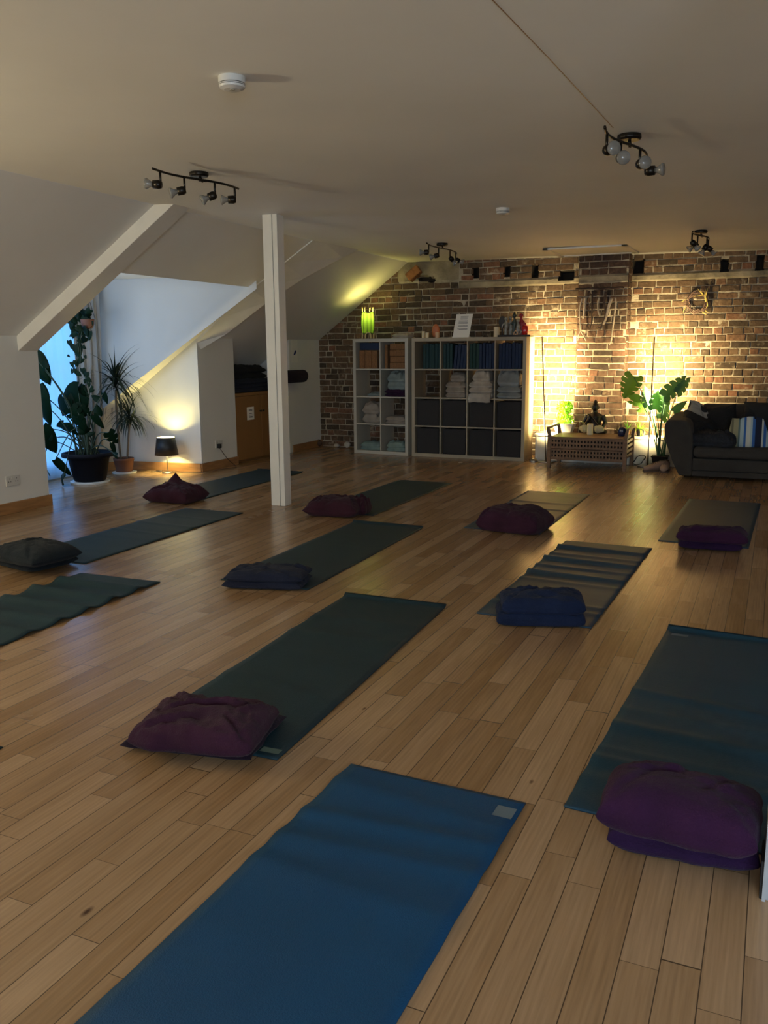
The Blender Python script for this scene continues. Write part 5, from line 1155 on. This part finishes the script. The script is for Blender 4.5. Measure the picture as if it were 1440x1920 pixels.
for (x0, y0, x1, y1, w0) in ((1323, 566, 1322, 541, .018), (1322, 562, 1327, 540, .012), (1318, 553, 1308, 541, .010), (1319, 553, 1314, 545, .008), (1322, 553, 1300, 556, .010), (1325, 558, 1327, 575, .012), (1327, 572, 1324, 578, .01), (1288, 560, 1278, 566, .008), (1316, 584, 1325, 590, .012), (1322, 582, 1328, 586, .010), (1288, 572, 1280, 586, .006)):
    a = fy(x0, y0, 10.53); b = fy(x1, y1, 10.52); t.tube([a, a.lerp(b, .5), b], [w0 * .4, w0 * .6, .002], 6)
t.build('dried_stalks', 'dried', wr, smooth=True)

# ------------------------------------------------------------------ shoes
def shoe(x, y, rz, label):
    th = thing('shoe', label, 'shoe', (x, y, 0), rz, 'pair of tan shoes on the floor'); mw = PM[th.name]
    prof = [(-.13, .030, .095, .012), (-.12, .036, .106, .0), (-.08, .037, .100, 0), (-.04, .039, .094, 0), (.0, .043, .086, 0), (.05, .049, .066, 0), (.09, .047, .054, 0), (.12, .034, .042, 0), (.138, .014, .028, .004)]
    t = MB(); n = 14; vs = []
    for (u, hw, h, z0) in prof:
        for k in range(n):
            a = 2 * math.pi * k / n; cx = math.cos(a); sz = math.sin(a); vs.append((hw * (abs(cx) ** .8) * (1 if cx > 0 else -1) * (.82 if sz > .5 else 1), u, .014 + z0 + (h - .0) * (.5 + .5 * sz) ** .9))
    fs = [(i * n + k, i * n + (k + 1) % n, (i + 1) * n + (k + 1) % n, (i + 1) * n + k) for i in range(len(prof) - 1) for k in range(n)] + [tuple(range(n - 1, -1, -1)), tuple((len(prof) - 1) * n + k for k in range(n))]
    t.add(vs, fs); t.build('upper', 'shoe', th, world=False, smooth=True, sub=1)
    t = MB(); vs = []; m_ = len(prof)
    for z in (0, .02):
        for (u, hw, h, z0) in prof: vs.append((hw * 1.05, u, z))
        for (u, hw, h, z0) in prof[::-1]: vs.append((-hw * 1.05, u, z))
    k = 2 * m_; t.add(vs, [tuple(range(k - 1, -1, -1)), tuple(range(k, 2 * k))] + [(i, (i + 1) % k, k + (i + 1) % k, k + i) for i in range(k)]); t.build('sole', 'sole', th, world=False)
    t = MB(); t.lathe([(.026, 0), (.027, .004)], (0, -.085, .114), 16, sy=1.4); tag(t.build('opening', 'hole', th, world=False), 'dark disc painted as the shade in the shoe opening')  # near-black disc laid on the closed upper as its inner shade
    t = MB()
    for u in (-.015, .005, .025, .043): t.tube([(-.022, u, .098 - (u + .015) * .35), (0, u + .004, .108 - (u + .015) * .35), (.022, u, .098 - (u + .015) * .35)], .003, 5)
    t.build('laces', 'sole', th, world=False)
p = fz(1226, 885); shoe(p.x, p.y + .06, R(128), 'tan shoe pointing left, left one of the pair beside the sofa')
p = fz(1243, 886); shoe(p.x + .01, p.y + .09, R(178), 'tan shoe pointing at the camera, right one of the pair beside the sofa')

# ------------------------------------------------------------------ sofa
so = thing('sofa', 'charcoal fabric sofa with a flared arm in front of the brick wall', 'sofa', (.3, 9.7, 0))
x0, x1_, y0, y1 = -1.02, 1.35, 9.22, 10.12
def arm(xs, ya, yb):
    prof = [(-.855, .03), (-.93, .18), (-1.005, .38), (-1.022, .50), (-1.015, .572), (-.985, .60), (-.86, .602), (-.80, .592), (-.765, .55), (-.735, .42), (-.73, .03)]
    prof = [(xs(x), z) for x, z in prof]; t = MB(); vs = []; n = len(prof)
    rows = [(ya + .012, .97, 0), (ya, .985, 0)] and [(ya, 1, 0), (yb, 1, .03)]
    for (y, s, dz) in rows:
        for (x, z) in prof: vs.append((x, y, z + (dz if z > .3 else 0)))
    t.add(vs, [tuple(range(n)), tuple(range(2 * n - 1, n - 1, -1))] + [(i, i + n, (i + 1) % n + n, (i + 1) % n) for i in range(n)]); return t
arm(lambda x: x, y0, y1).build('arm', 'sofa', so, bevel=.022, seg=3)
arm(lambda x: .33 - x, y0, y1).build('arm', 'sofa', so, bevel=.022, seg=3)
t = MB(); t.box(-.73, 1.06, y0 + .015, y1 - .1, .03, .085); t.build('base_rail', 'sofa', so, bevel=.008)
t = MB(); t.box(-.73, 1.06, y0 + .01, y1 - .1, .09, .21); t.build('front_panel', 'sofa', so, bevel=.012)
for a, b in ((-.728, .155), (.165, 1.06)):
    t = MB(); t.box(a, b, y0 - .01, y1 - .3, .222, .335); o = t.build('seat_cushion', 'sofa', so, bevel=.045, seg=4, smooth=True)
t = MB(); t.hexa([(-.80, y1 - .14, .03), (1.12, y1 - .14, .03), (1.12, y1, .03), (-.8, y1, .03)], [(-.80, y1 - .10, .70), (1.12, y1 - .10, .70), (1.12, y1 + .02, .70), (-.8, y1 + .02, .70)]); t.build('back', 'sofa', so, bevel=.02, seg=3)
for a, b in ((-.72, .16), (.17, 1.06)):
    t = MB(); t.hexa([(a, y1 - .36, .335), (b, y1 - .36, .335), (b, y1 - .13, .335), (a, y1 - .13, .335)], [(a, y1 - .24, .73), (b, y1 - .24, .73), (b, y1 - .09, .73), (a, y1 - .09, .73)]); t.build('back_cushion', 'sofa', so, bevel=.05, seg=4, smooth=True)
def scatter(name, m, label, px, py, Y, w, h, th_, tilt, rz, roll, cat='cushion', seed=1, zmin=.39, **k):
    mb = MB(); pillow_mesh(mb, w, h, th_, seed=seed, **k); o = mb.build(name, m, smooth=True); p = fy(px, py, Y)
    o.matrix_world = Matrix.Translation(p) @ Matrix.Rotation(rz, 4, 'Z') @ Matrix.Rotation(tilt, 4, 'X') @ Matrix.Rotation(roll, 4, 'Z')
    return tag(o, label, cat)
def blotch():
    m = bpy.data.materials.new('grey_black_spotted_print'); m.use_nodes = True; nt = m.node_tree; b = nt.nodes['Principled BSDF']; b.inputs['Roughness'].default_value = .9
    tc = nd(nt, 'ShaderNodeTexCoord'); v = nd(nt, 'ShaderNodeTexVoronoi'); v.inputs['Scale'].default_value = 8; nt.links.new(tc.outputs['Object'], v.inputs['Vector'])
    r = nd(nt, 'ShaderNodeValToRGB'); r.color_ramp.interpolation = 'CONSTANT'; r.color_ramp.elements[0].color = (.008, .008, .009, 1); r.color_ramp.elements[1].position = .42; r.color_ramp.elements[1].color = (.26, .24, .21, 1)
    nt.links.new(v.outputs['Distance'], r.inputs[0]); nt.links.new(r.outputs[0], b.inputs['Base Color']); return m
M['blotch'] = blotch()
def stripes(cols, axis=0, span=(-.22, .22), name='striped_canvas'):
    m = bpy.data.materials.new(name); m.use_nodes = True; nt = m.node_tree; b = nt.nodes['Principled BSDF']; b.inputs['Roughness'].default_value = .9
    tc = nd(nt, 'ShaderNodeTexCoord'); sp = nd(nt, 'ShaderNodeSeparateXYZ'); nt.links.new(tc.outputs['Object'], sp.inputs[0])
    mr = nd(nt, 'ShaderNodeMapRange'); mr.inputs['From Min'].default_value = span[0]; mr.inputs['From Max'].default_value = span[1]; nt.links.new(sp.outputs[axis], mr.inputs['Value'])
    r = nd(nt, 'ShaderNodeValToRGB'); r.color_ramp.interpolation = 'CONSTANT'; e = r.color_ramp.elements
    e[0].color = (*cols[0][1], 1); e[0].position = 0; e[1].position = cols[1][0]; e[1].color = (*cols[1][1], 1)
    for p_, c_ in cols[2:]: x = e.new(p_); x.color = (*c_, 1)
    nt.links.new(mr.outputs[0], r.inputs[0]); nt.links.new(r.outputs[0], b.inputs['Base Color']); return m
OL = (.28, .27, .16); PB = (.38, .48, .50); BL = (.03, .12, .36); NV = (.008, .012, .035); WH = (.55, .57, .52)
M['stripe'] = stripes([(0, OL), (.09, (.14, .13, .08)), (.14, OL), (.24, (.10, .16, .16)), (.28, PB), (.36, BL), (.41, WH), (.50, PB), (.54, BL), (.60, NV), (.74, WH), (.78, BL), (.84, PB), (.90, BL)])
M['pin'] = mat('black_pinstripe', (.010, .011, .013), .9, bump=.4, bscale=150)
scatter('cushion', 'blotch', 'grey cushion with big black spots against the sofa arm', 1311, 795, 9.78, .40, .40, .13, R(72), R(38), R(-24), seed=3)
scatter('cushion', 'sofa_b', 'furry black cushion in front of the spotted one on the sofa', 1303, 815, 9.60, .42, .38, .15, R(62), R(30), R(-30), seed=4)
scatter('cushion', 'sofa_b', 'plain black square cushion leaning on the sofa back, behind the throw', 1345, 795, 9.80, .40, .38, .13, R(74), R(-4), R(7), seed=6)
scatter('cushion', 'pin', 'black pinstriped cushion at the right edge on the sofa', 1436, 792, 9.82, .45, .42, .13, R(74), R(0), R(0), seed=8)
mb = MB(); pillow_mesh(mb, .54, .32, .12, seed=9, wr=.04, ear=.05); p = fy(1331, 838, 9.38); o = mb.build('throw_blanket', 'throw', smooth=True); o.location = (p.x, 9.38, .334); o.rotation_euler = (0, 0, R(-12)); tag(o, 'rumpled dark blue-black throw on the sofa seat', 'blanket')
p = fy(1404, 842, 9.42); bg = thing('striped_bag', 'canvas tote bag with blue, white, olive and black stripes on the sofa seat', 'bag', (p.x, 9.42, .335), R(4))
t = MB(); nu, nv = 24, 12; vs = []
for lay in (-1, 1):
    for j in range(nv + 1):
        s = j / nv
        for i in range(nu + 1):
            u = -1 + 2 * i / nu; wd = .205 - .06 * s ** 1.5; x = wd * u - .03 * s; bulge = .085 * (1 - abs(u) ** 3) * (1 - s) ** .6 + .008
            top_ = .30 + .02 * math.sin(u * 2.2) - .035 * max(0, u); vs.append((x, lay * bulge * (1 + .2 * noise.noise(Vector((u * 3, s * 3, lay)))), s * top_ + .002))
S = (nu + 1) * (nv + 1); fs = []
for j in range(nv):
    for i in range(nu):
        q = j * (nu + 1) + i; fs += [(q, q + 1, q + nu + 2, q + nu + 1), (S + q, S + q + nu + 1, S + q + nu + 2, S + q + 1)]
for j in range(nv): q = j * (nu + 1); fs += [(q, q + nu + 1, S + q + nu + 1, S + q), (q + nu, S + q + nu, S + q + 2 * nu + 1, q + 2 * nu + 1)]
for i in range(nu): fs.append((i, S + i, S + i + 1, i + 1))
t.add(vs, fs); t.build('bag_body', 'stripe', bg, world=False, smooth=True)
for s in (-1, 1):
    t = MB(); t.tube(smooth_path([(-.10, s * .01, .275), (-.08, s * .015, .33), (-.02, s * .02, .345), (.03, s * .02, .32), (.04, s * .015, .27)], 5), .009, 6); t.build('handle', 'sofa_b', bg, world=False, smooth=True)

# ------------------------------------------------------------------ light
def light(name, kind, loc, energy, color, size=.1, sy=None, rot=None, spread=None, target=None):
    l = bpy.data.lights.new(name, kind); l.energy = energy; l.color = color
    if kind == 'AREA':
        l.size = size
        if sy: l.shape = 'RECTANGLE'; l.size_y = sy
        if spread: l.spread = spread
    else: l.shadow_soft_size = size
    o = bpy.data.objects.new(name, l); col.objects.link(o); o.location = loc
    if target is not None: o.rotation_euler = (Vector(target) - Vector(loc)).to_track_quat('-Z', 'Y').to_euler()
    return o
light('green_lamp_bulb', 'POINT', (gx, gy, ZT + .295), 13, (1, .84, .22), .036)
light('table_lamp_bulb', 'POINT', (LX, LY, .315), 33, (1, .83, .30), .036)
light('standing_lamp_bulb', 'POINT', (SX, SY, 1.52), 170, (1, .885, .60), .06)
light('window_daylight', 'AREA', (1.4, YF + .02, 1.45), 165, (.66, .82, 1), 2.3, 1.15, target=(.9, 6, 2.6))
light('cheek_fill_light', 'AREA', (-6.35, 5.60, 1.35), 13, (.66, .80, 1), .7, .9, target=(-6.2, 9, 1.5))  # unseen fill added to brighten the far bay cheek
light('bay_daylight', 'AREA', (WX + .03, 6.4, 1.05), 11, (.15, .46, 1), 1.5, 1.8, target=(0, 6.4, 1.0))
wd_ = bpy.data.worlds.new('world'); sc.world = wd_; wd_.use_nodes = True
wd_.node_tree.nodes['Background'].inputs[0].default_value = (.13, .44, 1, 1); wd_.node_tree.nodes['Background'].inputs[1].default_value = 1.1

sc.view_settings.view_transform = 'Standard'; sc.view_settings.look = 'None'; sc.view_settings.gamma = 1
sc.view_settings.use_curve_mapping = False; sc.view_settings.exposure = 0
sc.cycles.use_denoising = True; sc.cycles.max_bounces = 10; sc.cycles.diffuse_bounces = 6; sc.cycles.sample_clamp_indirect = 4; sc.cycles.transparent_max_bounces = 16
